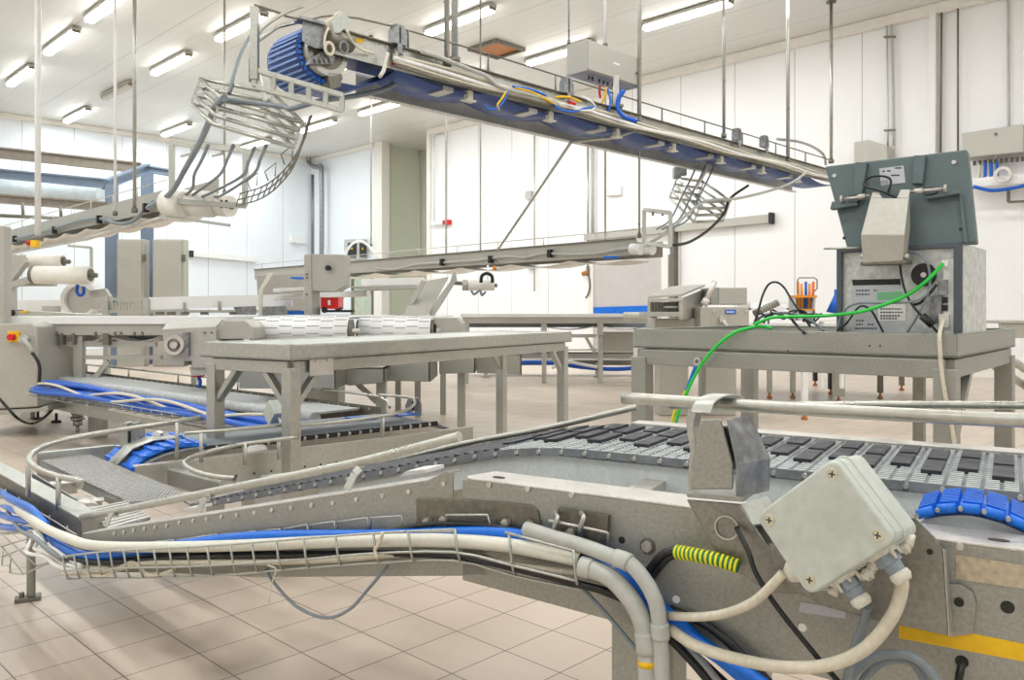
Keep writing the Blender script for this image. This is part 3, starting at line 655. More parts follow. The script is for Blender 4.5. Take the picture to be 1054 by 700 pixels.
# striped wrap
t = Thing('striped_wrap', 'green and yellow striped earth wrap on the black cables left of the junction box', 'cable wrap')
g = t.part('green_tape', GRN2); pts = cr([MC.at(x, y, k) for x, y, k in ((696,568,-.032),(715,571,-.04),(738,576,-.045),(760,583,-.045))], 6); g.tube(pts, [.0096]*4+[.009]*(len(pts)-4), 12)
y_ = t.part('yellow_stripe', YEL2, g, 'yellow stripes')
n_ = 14
for i in range(n_):
    f = (i+.3)/n_*(len(pts)-1); j = int(f); a = pts[j].lerp(pts[min(j+1, len(pts)-1)], f-j); dd = (pts[min(j+1,len(pts)-1)]-pts[max(j-1,0)]).normalized(); y_.cyl(a, a+dd*.0034, .0102-.0004*(i > 2), 12)
t.done()
# ------------------------------------------------------------ low conveyors at the left
DA = V((-.7071,.7071,0)); DB = V((.7071,.7071,0))
t = Thing('cross_beam', 'flanged steel cross beam at the lower left end of the foreground conveyor', 'beam')
a = PZ(84,536,.42); b = PZ(-40,466,.42); u = (b-a).normalized(); nn = V((u.y,-u.x,0)); nn = nn if nn.y > 0 else -nn; nn = nn if nn.x > 0 else -nn
g = t.part('web', STEELD, bevel=.001); g.slab([a, b, b-V((0,0,.085)), a-V((0,0,.085))], nn*.004)
g = t.part('top_flange', STEEL, bevel=.001); g.slab([a, b, b+nn*.055, a+nn*.055], (0,0,.004))
g = t.part('lower_rail', WIREM); 
for dz in (-.035,-.06): g.tube([a-nn*.01+V((0,0,dz)), b-nn*.01+V((0,0,dz))], .0022, 6)
for i in range(9):
    p = a.lerp(b, (i+.5)/9)-nn*.011; g.tube([p+V((0,0,-.025)), p+V((0,0,-.07))], .0018, 6)
g = t.part('end_plate', STEEL); g.slab([a, a+nn*.055, a+nn*.055-V((0,0,.06)), a-V((0,0,.085))], -u*.003)
t.done()
t = Thing('inner_channel', 'short steel channel inside the left conveyor corner beside the cross beam', 'channel')
q = [PZ(33,487,.42), PZ(36,486,.42), PZ(78,514,.42), PZ(70,520,.42)]
g = t.part('channel', STEEL2); g.slab([q[0], q[2], q[2]-V((0,0,.05)), q[0]-V((0,0,.08))], nn*.004)
g = t.part('lug', STEELB, label='pale folded lugs')
for px, py in ((62,497),(86,516),(77,522)):
    p = PZ(px, py, .38); g.box(p, (.11,.05,.004), .5); g.box(p-V((0,0,.02)), (.1,.004,.04), .5)
t.done()
# perforated transfer plate
def perf(name, label, quad, nx, ny, r, m=STEELD, base=GALV):
    t = Thing(name, label, 'grating'); pl = t.part('plate', base, bevel=.001); pl.slab(quad, (0,0,-.006)); h = t.part('ribs', STEELB, pl, 'raised pale ribs')
    for i in range(nx):
        f0 = (i+.35)/nx
        a_ = quad[0].lerp(quad[1], f0); b_ = quad[3].lerp(quad[2], f0)
        for j in range(ny):
            p = a_.lerp(b_, (j+.2)/ny); q_ = a_.lerp(b_, (j+.75)/ny); h.beam(p+V((0,0,.001)), q_+V((0,0,.001)), r, .003)
    return t
quad = [PZ(200,511,.40), PZ(90,467,.40), PZ(41,474,.40), PZ(131,517,.40)]
t = perf('transfer_grating', 'grey ribbed transfer grating bridging the two low conveyors at the left', quad, 46, 16, .008)
g = t.part('edge_strip', STEEL); g.slab([quad[2], quad[3], quad[3]-V((0,0,.03)), quad[2]-V((0,0,.03))], (.004,.004,0))
t.done()
q2 = [MC.w(.72, zbelt(.72)-.01, .42), MC.w(1.0, zbelt(1.0)-.01, .42), MC.w(1.06, zbelt(1.06)+.0, .08), MC.w(.80, zbelt(.8)+.0, .08)]
q2 = [PZ(236,499,.42), PZ(96,529,.385), PZ(106,541,.385), PZ(152,533,.395), PZ(232,514,.41)]
t = perf('end_grating', 'small ribbed grating at the low end of the foreground belt, under the sloping guard tube', [PZ(128,516,.41), PZ(88,524,.41), PZ(112,545,.41), PZ(155,533,.41)], 18, 9, .007); t.done()
t = perf('end_grating', 'small ribbed grating between the low conveyors, behind the sloping guard tube', [PZ(246,499,.42), PZ(182,511,.42), PZ(196,519,.42), PZ(252,510,.42)], 26, 7, .007); t.done()
t = Thing('end_roller', 'pale roller drum at the low end of the foreground belt', 'roller'); g = t.part('drum', STEELB); g.cyl(PZ(92,530,.36), PZ(84,521,.36), .035, 20); g.cyl(PZ(100,536,.36), PZ(92,530,.36), .028, 20); g = t.part('axle', STEELD); g.cyl(PZ(104,540,.36), PZ(78,516,.36), .008); t.done()

# middle conveyor running back to the right
ZM = .42
m0 = PZ(139,481,ZM); m1 = PZ(487,440,ZM); ML = Plane(m0.xy, (m1-m0).xy); LM = (m1-m0).length
t = Thing('belt_conveyor', 'low belt conveyor running back under the long table, grey belt with dark edge chain', 'conveyor')
mw = ML.w; MN = ML.n3
g = sp = t.part('side_plate', STEEL, bevel=.001); g.slab([mw(.0,ZM), mw(LM,ZM), mw(LM,ZM-.13), mw(.28,ZM-.13), mw(.0,ZM-.07)], MN*.004)
g = t.part('top_flange', STEELB, sp, 'bright top flange'); g.slab([mw(0,ZM), mw(LM+.01,ZM), mw(LM+.03,ZM,.03), mw(0,ZM,.03)], (0,0,.003))
g = t.part('bolt_row', DARK, sp, 'row of small dark holes')
for i in range(22):
    p = mw(.35+i*.068, ZM-.075); g.cyl(p, p-MN*.001, .0045, 8)
g = t.part('lower_ledge', STEELB, sp); g.slab([mw(.35,ZM-.1), mw(LM,ZM-.1), mw(LM,ZM-.1,-.03), mw(.35,ZM-.1,-.03)], (0,0,-.003))
g = t.part('far_side_plate', STEEL, bevel=.001); g.slab([mw(-.2,ZM+.0,.50), mw(LM-.1,ZM+.0,.50), mw(LM-.1,ZM-.12,.50), mw(-.2,ZM-.12,.50)], MN*.004)
g.slab([mw(-.2,ZM,.50), mw(LM-.1,ZM,.50), mw(LM-.1,ZM,.53), mw(-.2,ZM,.53)], (0,0,.004))
bt = t.part('belt', BELTG, label='grey belt'); prof = [(.02,-.03),(.06,.0),(.12,.02),(.2,.032),(.3,.035),(LM-.22,.035),(LM-.14,.022),(LM-.08,-.004)]
bt.strip([mw(s, ZM+z, .07) for s, z in prof], MN*.40, -.01)
ch = t.part('edge_chain', BLACK, bt, 'black edge chain'); pn = t.part('chain_pins', STEELB, bt, 'pale chain pins')
i = 0
s = .26
while s < LM-.15:
    ch.beam(mw(s,ZM+.026,.062), mw(s+.034,ZM+.026,.062), .012, .02); p = mw(s+.042,ZM+.026,.062); pn.cyl(p, p-MN*.006, .0055, 8); s += .05
bprof = ((.0,-.05),(.04,.005),(.10,.034),(.17,.046),(.27,.04))
for ka, kb in ((.08,.2),(.30,.42)):
    bb = t.part('blue_belt', BLUE, label='bright blue belt links at the end')
    bb.strip(cr([mw(s, ZM+z, ka) for s, z in ((.0,-.05),(.04,.005),(.10,.034),(.17,.046),(.27,.04))], 3), MN*(kb-ka), -.01)
    for i in range(7):
        s = .02+i*.038; z = ip(bprof, s)+.002; bb.beam(mw(s,ZM+z,ka), mw(s,ZM+z,kb), .022, .010)
for sa, sb, ka, kb in ((1.03,1.13,.30,.42),(1.25,1.36,.30,.42)):
    bb = t.part('blue_belt', BLUE); bb.slab([mw(sa,ZM+.036,ka), mw(sb,ZM+.036,ka), mw(sb,ZM+.036,kb), mw(sa,ZM+.036,kb)], (0,0,.006))
bd = t.part('ridge_plate', STEEL, label='steel ridge plate between the blue links'); bd.strip([mw(s, ZM+z, .2) for s, z in ((-.01,-.03),(.05,.03),(.12,.052),(.22,.05))], MN*.1, .004)
g = t.part('corner_gusset', STEEL2, bevel=.001); a = PZ(172,484,.40); g.slab([a, PZ(226,498,.40), PZ(226,498,.40)-V((0,0,.05)), a-V((0,0,.05))], (0,.004,0)); g.slab([a, PZ(226,498,.40), PZ(229,494,.40), PZ(176,480,.40)], (0,0,.003))
for px, py in ((178,487),(186,490)):
    q = PZ(px, py, .385); g.cyl(q, q-V((0,.008,0)), .008, 6)
g = t.part('wear_block', WHITE, label='white guide block'); g.slab([mw(.40,ZM+.004,.02), mw(.48,ZM+.004,.02), mw(.47,ZM+.022,.02), mw(.42,ZM+.022,.02)], MN*.03)
for s_ in (.5, 1.45):
    p = mw(s_, 0, .25); g = t.part('leg', STEEL, bevel=.002); g.box((p.x,p.y,.15), (.04,.04,.3), .8)
def guard(t, pts, r, posts=(), m=PIPE, z0=None, lab=None):
    g = t.part('guard_rail', m, label=lab); q = cr(pts, 6); g.tube(q, r, 10)
    for p, z in posts:
        h = t.part('rail_bracket', STEEL, g); h.tube([V(p), V((p[0], p[1], z+.01))], .007, 8)
guard(t, [PZ(206,430,.56), PZ(170,436,.56), PZ(120,443,.56), PZ(70,452,.55), PZ(42,461,.54), PZ(30,472,.53), PZ(38,482,.52), PZ(58,490,.5), PZ(82,495,.5), PZ(82,501,.48)], .0085,
      [(PZ(182,435,.56), .42), (PZ(29,474,.53), .42), (PZ(60,491,.5), .40)], lab='wide curved guard tube round the left end')
guard(t, [PZ(307,450,.5), PZ(264,455,.5), PZ(235,460,.5), PZ(205,468,.5), PZ(190,476,.5), PZ(198,484,.5), PZ(218,490,.5), PZ(242,492.5,.5)], .007,
      [(PZ(252,457,.5), .42), (PZ(287,452,.5), .42)], lab='tight curved guard tube over the corner')
guard(t, [PZ(190,446,.53), PZ(232,443,.53), PZ(300,437,.53)], .006, [(PZ(207,446,.53), .42)], lab='short straight guard tube behind')
guard(t, [PZ(304,438,.52), PZ(350,434,.52), PZ(400,427,.52), PZ(420,421,.52), PZ(427,414,.52), PZ(420,409,.52), PZ(390,406.5,.52)], .007, [(PZ(394,428,.52), .42)], lab='curved guard tube round the far end')
t.done()
# two small steel sensor hoods
def hood(px, py, Y, sc, label):
    t = Thing('sensor_bracket', label, 'sensor guard'); c = PY(px, py, Y); k = sc
    for sx, m in ((-.022,STEEL),(.022,GALV)):
        g = t.part('guard_plate', m, bevel=.001); g.slab([c+V((sx-.016,0,0))*1, c+V((sx+.016,0,0)), c+V((sx+.016,0,.05*k)), c+V((sx*.7+.008,0,.085*k)), c+V((sx*.7-.008,0,.085*k)), c+V((sx-.016,0,.05*k))], (0,.05,0))
    g = t.part('sensor', BLACK); g.box(c+V((0,.02,.045*k)), (.016,.02,.05*k))
    g = t.part('base_plate', STEEL); g.box(c+V((0,.025,0)), (.09,.07,.006)); t.done()
hood(133, 459, 3.05, 1, 'small steel sensor hood standing behind the blue links at the left end')
hood(425, 427, 4.0, .95, 'small steel sensor hood at the far end of the low middle conveyor')
t = Thing('angled_guide', 'white topped angled guide block behind the curved guard tube at the left', 'guide block')
g = t.part('white_face', WHITE); g.slab([PY(148,458,3.1), PY(160,444,3.1), PY(166,446,3.1), PY(154,459,3.1)], (.0,.03,.0)); g = t.part('body', STEEL2); g.slab([PY(154,459,3.13), PY(166,446,3.13), PY(176,456,3.13)], (0,.05,0)); t.done()

# junction box hanging under the table
t = Thing('junction_box', 'small pale grey junction box on its corner, under the long table at the left', 'junction box')
c = PY(280,425,3.9); 
g = t.part('lid', BOXG, bevel=.003); a = V((-.6,-.8,0)); h = V((.8,-.6,0)); dd = [c+h*.0+V((0,0,.062)), c+h*.045, c-V((0,0,.062)), c-h*.045]; g.slab(dd, a*.02)
g = t.part('body', BOXG, bevel=.003); g.slab([p-a*.001 for p in dd], -a*.05)
g = t.part('cable_loop', WHITE); g.tube(cr([c+V((.03,0,-.02)), c+V((.05,-.02,-.06)), c+V((.03,-.02,-.11)), c+V((.0,0,-.13))], 5), .007, 8); t.done()
t = Thing('box_bracket', 'steel bracket carrying the small junction box under the table', 'bracket'); g = t.part('plate', STEEL); g.slab([PY(286,414,4.0), PY(302,418,4.0), PY(302,440,4.0), PY(290,440,4.0)], (0,.01,0)); g = t.part('post', STEEL); g.beam(PY(298,436,4.02), PY(298,520,4.02), .03, .03); t.done()

# long straight low conveyor in the back, with the blue cable tray before it
ZR = .40
r0 = PZ(30,388,ZR); r1 = PZ(352,436,ZR); RL = Plane(r0.xy, (r1-r0).xy); LR = (r1-r0).length; rw = RL.w; RN = RL.n3
t = Thing('belt_conveyor', 'long straight low conveyor with pale round belt edge behind the blue cable bundle', 'conveyor')
g = t.part('side_plate', STEEL); g.slab([rw(-1,ZR-.03), rw(LR-.2,ZR-.03), rw(LR-.2,ZR-.13), rw(-1,ZR-.13)], RN*.005)
g = t.part('side_plate', STEEL, label='lower side plate'); g.slab([rw(-1,ZR-.15,-.02), rw(LR-.3,ZR-.15,-.02), rw(LR-.3,ZR-.22,-.02), rw(-1,ZR-.22,-.02)], RN*.005)
g = t.part('belt', BELTT, label='pale rounded belt'); g.tube([rw(-1,ZR,.02), rw(LR-.25,ZR,.02)], .035, 12); g.slab([rw(-1,ZR+.03,.02), rw(LR-.25,ZR+.03,.02), rw(LR-.25,ZR+.03,.3), rw(-1,ZR+.03,.3)], (0,0,-.01))
g = t.part('edge_chain', BLACK); 
i = 0; s = -.9
while s < LR-.3: g.beam(rw(s,ZR-.02,-.02), rw(s+.035,ZR-.02,-.02), .01, .014); s += .05
g = t.part('far_side_plate', STEELD); g.slab([rw(-1,ZR+.045,.32), rw(LR-.1,ZR+.045,.32), rw(LR-.1,ZR-.1,.32), rw(-1,ZR-.1,.32)], RN*.005)
g = t.part('rivet_row', STEELB)
s = .2
while s < LR-.15: p = rw(s,ZR+.03,.315); g.cyl(p, p-RN*.003, .006, 6); s += .09
g = t.part('guard_rail', PIPE); g.tube(cr([rw(-1,ZR+.10,.34), rw(LR*.5,ZR+.10,.34), rw(LR-.35,ZR+.10,.34), rw(LR-.05,ZR+.09,.3), rw(LR+.12,ZR+.07,.2)], 5), .007, 8)
for s in (.3, 1.1, 1.9, 2.7, LR-.8): 
    if s < LR: g.tube([rw(s,ZR+.04,.34), rw(s,ZR+.10,.34)], .006, 6)
for s in (-.5, 1.0, 2.5):
    g = t.part('leg', STEEL); p = rw(s, 0, .15); g.box((p.x,p.y,.14), (.04,.3,.28), .8)
t.done()
# cable bundle: individual blue cables, tray
t = Thing('wire_cable_tray', 'low wire tray under the bundle of blue cables at the left', 'cable tray')
zt = .35; c0 = PZ(36,406,zt); c1 = PZ(290,449,zt); TL = Plane(c0.xy, (c1-c0).xy); LT = (c1-c0).length
g = t.part('long_wires', WIREM)
for k in (-.06,0,.06,.12): g.tube([TL.w(.05,zt,k), TL.w(LT,zt,k)], .003, 6)
for k in (-.06,.12): g.tube([TL.w(.05,zt+.04,k), TL.w(LT,zt+.04,k)], .003, 6)
g = t.part('rungs', WIREM)
s = .06
while s < LT: g.tube([TL.w(s,zt+.04,-.06), TL.w(s,zt,-.06), TL.w(s,zt,.12), TL.w(s,zt+.04,.12)], .003, 6); s += .12
t.done()
random.seed(11)
lab = ['foremost','second','third','fourth','fifth','sixth','seventh','eighth','ninth','hindmost']
for i in range(10):
    k = -.05+.02*i; ph = random.random()*6
    pts = [TL.w(s, zt+.02+.022*abs(math.sin(s*2.1+ph))+(.05 if 3 < i < 7 else .01)*(.6+.4*math.sin(s*1.3+1))+.006*(i % 3), k+.012*math.sin(s*3+ph)) for s in [.06+(LT+.1)*j/16 for j in range(17)]]
    one('cable', BLUEC, '%s blue cable of the bundle in the low wire tray' % lab[i], 'cable', lambda g: g.tube(cr(pts, 3), .0155, 7), 'blue cables in the low wire tray')
for i in range(2):
    pts = [TL.w(s, zt+.07+.03*math.sin(s*4+i*2), -.05+.02*i) for s in [.2+i*.3+(LT-.6)*j/16 for j in range(17)]]
    one('cable', CREAM, ('white cable winding along the front of the blue bundle','white cable winding over the top of the blue bundle')[i], 'cable', lambda g: g.tube(cr(pts, 3), .009, 7))
# ------------------------------------------------------------ long table at the left
def tabletop(t, c, z, h, m, lipw=.03):
    """c: four corners of the top in plan; an upturned rim round a tray"""
    g = t.part('tray', m, bevel=.003); q = [V((p.x,p.y,z-h)) for p in c]; g.slab(q, (0,0,.01))
    for i in range(4):
        a, b = c[i], c[(i+1) % 4]; u = (b-a).normalized(); n = V((-u.y,u.x,0)); mid = sum(c, V((0,0,0)))/4
        if (mid-a).dot(n) < 0: n = -n
        g.slab([V((a.x,a.y,z-h)), V((b.x,b.y,z-h)), V((b.x,b.y,z)), V((a.x,a.y,z))], n*.004)
        g.slab([V((a.x,a.y,z)), V((b.x,b.y,z)), V((b.x,b.y,z))+n*lipw, V((a.x,a.y,z))+n*lipw], (0,0,.004))
    return g
ZT = .825
c = PZ(299,356,ZT); e_ = V((.53,.848,0)); p_ = V((-.848,.53,0))
LTb, WTb = 2.15, .50
C = [c, c+e_*LTb, c+e_*LTb+p_*WTb, c+p_*WTb]
t = Thing('steel_table', 'long stainless table with upturned rim standing over the low conveyors at the left', 'table')
g = tabletop(t, C, ZT, .055, STEEL); g.slab([V((p.x,p.y,ZT-.003)) for p in C], (0,0,.004))
fr = t.part('frame', STEEL, bevel=.002); zf = ZT-.055-.026
ins = [C[0]+e_*.04+p_*.04, C[1]-e_*.04+p_*.04, C[2]-e_*.04-p_*.04, C[3]+e_*.04-p_*.04]
for i in range(4):
    a, b = ins[i], ins[(i+1) % 4]; fr.beam(V((a.x,a.y,zf)), V((b.x,b.y,zf)), .04, .045)
def leg(t, p, z1, w_=.045, rz=0, m=STEEL, foot=True, label=None):
    g = t.part('leg', m, bevel=.003, label=label); g.box((p.x,p.y,(z1+.06)/2), (w_, w_, z1-.06), rz)
    if foot:
        f = t.part('foot', STEELD, g); f.cyl((p.x,p.y,0), (p.x,p.y,.07), .018, 10); f.cyl((p.x,p.y,0), (p.x,p.y,.012), .03, 12)
    return g
rz = math.atan2(e_.y, e_.x)
for i, p in enumerate(ins): leg(t, p, zf, .05, rz)
for i, (a, u) in enumerate(((0, e_),(0, p_),(3, -p_),(3, e_),(1,-e_),(2,-e_))):
    g = t.part('brace', STEEL, bevel=.001); p = ins[a]; g.beam(V((p.x,p.y,zf-.16)), V((p.x,p.y,zf-.02))+u*.13, .03, .022)
g = t.part('hinge_plate', STEELB, label='bright plate with two bolts at the front leg'); q = ins[0]+e_*.06-p_*.03
g.slab([q+V((0,0,zf-q.z-.035)), q+e_*.12+V((0,0,zf-q.z-.035)), q+e_*.12+V((0,0,zf-q.z+.035)), q+V((0,0,zf-q.z+.035))], -p_*.004)
for i in (.03,.09): r = q+e_*i-p_*.004+V((0,0,zf-q.z+.02)); g.cyl(r, r-p_*.005, .006, 8)
t.done()

# ------------------------------------------------------------ table with the terminal at the right
ZS = .872
s0 = V((.505,3.39,ZS)); s1 = V((1.43,2.62,ZS)); u1 = (s1-s0).normalized(); v1 = V((-u1.y,u1.x,0)); LS = (s1-s0).length; WS = 1.12
C = [s0, s1, s1+v1*WS, s0+v1*WS]
t = Thing('steel_table', 'heavy stainless tray table carrying the computer terminal at the right', 'table')
g = tabletop(t, C, ZS, .075, STEEL2, .012)
fr = t.part('frame', STEEL2, bevel=.003); zf = ZS-.075-.036
ins = [C[0]+u1*.03+v1*.02, C[1]-u1*.035+v1*.02, C[2]-u1*.035-v1*.03, C[3]+u1*.03-v1*.03]
for i in range(4):
    a, b = ins[i], ins[(i+1) % 4]; fr.beam(V((a.x,a.y,zf)), V((b.x,b.y,zf)), .05, .062)
rz2 = math.atan2(u1.y, u1.x)
for p in ins: leg(t, p, zf, .068, rz2, STEEL2)
leg(t, ins[1]-u1*.2+v1*.5, zf, .04, rz2, STEEL2)
g = t.part('brace', STEEL2); g.beam(V((ins[1].x,ins[1].y,zf-.28))+v1*.05, V((ins[1].x,ins[1].y,zf-.02))+v1*.32, .03, .03)
SF = Plane(s0.xy, (s1-s0).xy)
g = t.part('eyelet', STEELB, fr); p = SF.at(718,372,-.01); g.ring(p, p-SF.n3*.006, .016, .009, 16)
g = t.part('rivets', DARK)
for x, y in ((811,361),(895,356),(906,356)): p = SF.at(x, y, -.001); g.cyl(p, p-SF.n3*.001, .0035, 6)
t.done()

# computer: open backed housing
kb = .10
PB = Plane((s0+v1*kb).xy, u1.xy); PN = PB.n3; PU = PB.d3
if PU.x < 0: PU = -PU
tl, tr, br, bl = PB.at(862,256,0), PB.at(990,250,0), PB.at(990,345,0), PB.at(862,345,0)
zb, ztp = ZS-.06, (tl.z+tr.z)/2
def pbx(x, y, k=0): return PB.at(x, y, k)
t = Thing('computer_housing', 'open backed industrial computer housing standing on the right table', 'computer')
x0, x1 = V((bl.x,bl.y,0)), V((br.x,br.y,0)); dep = .42
def bxz(a, b, z0, z1, k0, k1, g):
    q = [a+PN*k0, b+PN*k0, b+PN*k1, a+PN*k1]; g.hexa([V((p.x,p.y,z0)) for p in q]+[V((p.x,p.y,z1)) for p in q])
g = cs = t.part('casing', SPECK, bevel=.003, label='mottled grey side and top casing')
bxz(x1-PU*.004, x1, zb, ztp, 0, dep, g); bxz(x0, x0+PU*.004, zb, ztp, 0, dep, g); bxz(x0, x1, ztp-.004, ztp, 0, dep, g); bxz(x0, x1, zb, ztp, dep-.004, dep, g)
g = t.part('front_frame', TEALD, label='dark slate rim', bevel=.002)
w_ = .016
bxz(x0-PU*.002, x0+PU*w_, zb, ztp+.002, -.006, .01, g); bxz(x1-PU*w_*1.5, x1+PU*.002, zb, ztp+.002, -.006, .01, g); bxz(x0, x1, ztp-w_, ztp+.002, -.0055, .01, g)
bp = t.part('back_panel', SPECK, label='mottled zinc connector panel'); bxz(x0+PU*.01, x1-PU*.02, zb, ztp-.01, .012, .016, bp)
def onp(name, m, pts, th=.002, k=.0115, par=bp, label=None, bevel=0):
    g = t.part(name, m, par, label, bevel); g.slab([PB.at(x, y, k) for x, y in pts], -PN*th); return g
onp('slot', DARK, ((877,288),(927,287),(927,294),(878,295)), .001)
onp('rating_label', LABELM, ((877,294),(926,293),(926,342),(876,342)), .0012)
onp('green_label', PALEGRN, ((903,301),(929,300),(929,308),(903,309)), .0016)
onp('white_label', WHITE, ((904,312),(932,312),(932,330),(904,330)), .0016)
ln = t.part('printed_lines', INK, bp)
for x0_, x1_, y in ((881,896,299),(899,903,299),(881,896,303),(906,928,318),(906,930,321.5),(906,927,325),(906,924,328),(881,890,330),(881,888,334),(893,900,334),(880,903,338)):
    xx = x0_
    while xx < x1_:
        wdt = 1.6+((xx*7.3) % 1.7); ln.slab([PB.at(xx,y-.7,.0115-.0018), PB.at(min(xx+wdt,x1_),y-.7,.0115-.0018), PB.at(min(xx+wdt,x1_),y+.7,.0115-.0018), PB.at(xx,y+.7,.0115-.0018)], -PN*.0004); xx += wdt+.8
g = t.part('fan_grille', BLACK, bp, 'black round fan cover'); cc = PB.at(951,283,.0115); g.cyl(cc, cc-PN*.006, .040, 28)
g = t.part('fan_hub', STEELB, g); g.cyl(cc-PN*.006, cc-PN*.008, .009, 14)
g = t.part('side_strip', WHITE, bp, 'cream connector strip'); g.slab([PB.at(x, y, .011) for x, y in ((971,268),(986,266),(986,344),(972,344))], -PN*.003)
g = t.part('port', BLACK, bp)
for x, y in ((973,309),(973,317)): q = PB.at(x, y, .0105); g.box(q-PN*.004, (.018,.01,.02), rz2)
for x, y in ((983,294),(983,311),(983,316),(983,329),(983,334)): q = PB.at(x, y, .008); g.cyl(q, q-PN*.001, .003, 8)
g = t.part('bracket', GALV, bp); g.slab([PB.at(x, y, .0) for x, y in ((966,289),(976,288),(976,303),(966,304))], -PN*.012)
g.slab([PB.at(x, y, .004) for x, y in ((958,305),(970,303),(968,334),(956,330))], -PN*.004)
g = t.part('green_plug', WHITE, bp, 'white network socket'); q = PB.at(973,271,.0); g.box(q, (.02,.02,.02), rz2)
g = t.part('connector', SEAL, bp, 'cream lower connector'); q = PB.at(972,330,-.002); g.box(q, (.03,.02,.045), rz2)
t.done()
# display: rear of a tilted terminal panel on a steel arm
t = Thing('display_terminal', 'rear of a dark teal display terminal tilted back over the computer housing', 'display')
ctr = PB.at(930,206,.03)
tiltn = (-PN*.97+V((0,0,.10))).normalized()
# panel spanned by four measured corners at one slightly tilted plane
def pp_(x, y, k=0):
    d = V(((x-CX)/F, 1, -(y-YH)/F)); o = V((0,0,H)); q = ctr-tiltn*k; tt = (q-o).dot(tiltn)/d.dot(tiltn); return o+d*tt
cor = [pp_(849,171), pp_(995,153.5), pp_(1005,250), pp_(872,257)]
b = body = t.part('casing', TEAL, bevel=.006, label='dark teal rear casing'); b.slab(cor, -tiltn*.045)
for x0_, x1_, xa, xb, y0, y1 in ((882,894,880,889,168,201),(942,954,940,951,161,190)):
    g = t.part('rib', TEAL, body, bevel=.002); g.slab([pp_(x0_,y0), pp_(x1_,y0), pp_(xb,y1), pp_(xa,y1)], tiltn*.018)
for pts in (((857,217),(885,213),(885,209),(859,209)),((955,207),(989,201),(987,197),(955,204))):
    g = t.part('ledge', TEAL, body, bevel=.002); g.slab([pp_(x, y) for x, y in pts], tiltn*.03)
g = t.part('ledge_wall', TEAL, body, bevel=.002); g.slab([pp_(987,197), pp_(990,199), pp_(997,250), pp_(992,250)], tiltn*.008)
g = t.part('rating_label', LABELM, body); g.slab([pp_(905,173.5), pp_(930,170.5), pp_(932,188), pp_(907,191)], tiltn*.001)
g = t.part('printed_lines', INK, body, 'printed lettering')
for x0_, x1_, y in ((908,911,176.4),(913,917,176),(917,926,180.5),(921,928,173)): g.slab([pp_(x0_,y-.7,-.0012), pp_(x1_,y-.9,-.0012), pp_(x1_,y+.6,-.0012), pp_(x0_,y+.8,-.0012)], tiltn*.0004)
for cx_, fl in ((909.5,0),(913,1)):     # the C and E of the conformity mark
    pts = [pp_(cx_+1.4*math.cos(math.radians(a)), 187.5+1.9*math.sin(math.radians(a)), -.0015) for a in range(60, 301, 20)]; g.tube(pts, .0007, 5)
    if fl: g.tube([pp_(cx_-1.3,187.5,-.0015), pp_(cx_+.8,187.5,-.0015)], .0007, 5)
for x, y in ((859,181),(982,167)):
    g = t.part('screw', STEELB, body); q = pp_(x, y); g.cyl(q-tiltn*.002, q+tiltn*.004, .007, 14)
for x, y in ((869,245),(989,236)):
    g = t.part('screw_hole', DARK, body); q = pp_(x, y); g.cyl(q-tiltn*.002, q+tiltn*.001, .006, 14)
for s_, pts in ((0, ((867,205),(895,201.5))), (1, ((937,197.5),(973,194)))):
    g = kn = t.part('clamp_screw', STEELB, label='ivory clamp screw'); a = pp_(*pts[0], -.035); bq = pp_(*pts[1], -.035); g.cyl(a, bq, .0055, 10)
    e = (a if s_ == 0 else bq); dr = (a-bq).normalized()*(1 if s_ == 0 else -1); g.cyl(e-dr*.003, e+dr*.005, .014, 14)
    i_ = a.lerp(bq, .72 if s_ == 0 else .25); g.cyl(i_-dr*.014, i_+dr*.014, .010, 12)
    h = t.part('clamp_block', TEALD, label='dark clamp block'); i2 = a.lerp(bq, .42 if s_ == 0 else .56); h.box(i2-tiltn*.012, (.035,.03,.024), rz2)
arm = t.part('support_arm', PAINT, label='beige folded steel arm', bevel=.003)
def aq(x, y): return pp_(x, y, -.05-(y-195)/47*.065)
for pts in (((898,197.5),(905,197.5),(908,204),(896,204)),((923,204),(927,195),(936.5,195),(935.4,204)),((896,204),(935.4,204),(931,242),(886,242))): arm.slab([aq(*p) for p in pts], -tiltn*.006)
lo = [pp_(886,242,-.115), pp_(931,242,-.115), pp_(929,268,-.095), pp_(888,271,-.095)]; arm.slab(lo, -tiltn*.006)
arm.slab([pp_(931,242,-.115), pp_(936.5,195,-.05), pp_(937,235,-.04), pp_(934,266,-.04), pp_(929,268,-.095)], -PU*.004)
g = t.part('pivot_bolt', STEELB)
for x in (889, 933): q = pp_(x, 264, -.085); g.cyl(q-PU*.008, q+PU*.008, .009, 10)
g = t.part('mounting_foot', STEELD, bevel=.002); q = pp_(912,271,-.06); g.box(q, (.15,.07,.012), rz2); g.beam(q, V((q.x,q.y,ztp))+PN*.09, .08, .02)
t.done()
one('cable', BLACK, 'black cable looping over the arm of the display terminal', 'cable', lambda g: g.tube(cr([pp_(923,204,-.055), pp_(908,197,-.06), pp_(891,192,-.05), pp_(890,186,-.04), pp_(899,181.5,-.03), pp_(912,182,-.03), pp_(917,187,-.03), pp_(914,199,-.03)], 6), .0042, 8))
one('steel_rod', PIPE, 'thin steel rod sticking out left behind the arm of the terminal', 'rod', lambda g: g.cyl(PB.at(848,256,-.02), PB.at(892,255,-.02), .004, 8))
def pcable(label, m, pts, r, name='cable', k=-.03, n=7, seg=8):
    return one(name, m, label, 'cable', lambda g: g.tube(cr([PB.at(q[0], q[1], q[2] if len(q) > 2 else k) for q in pts], n), r, seg))
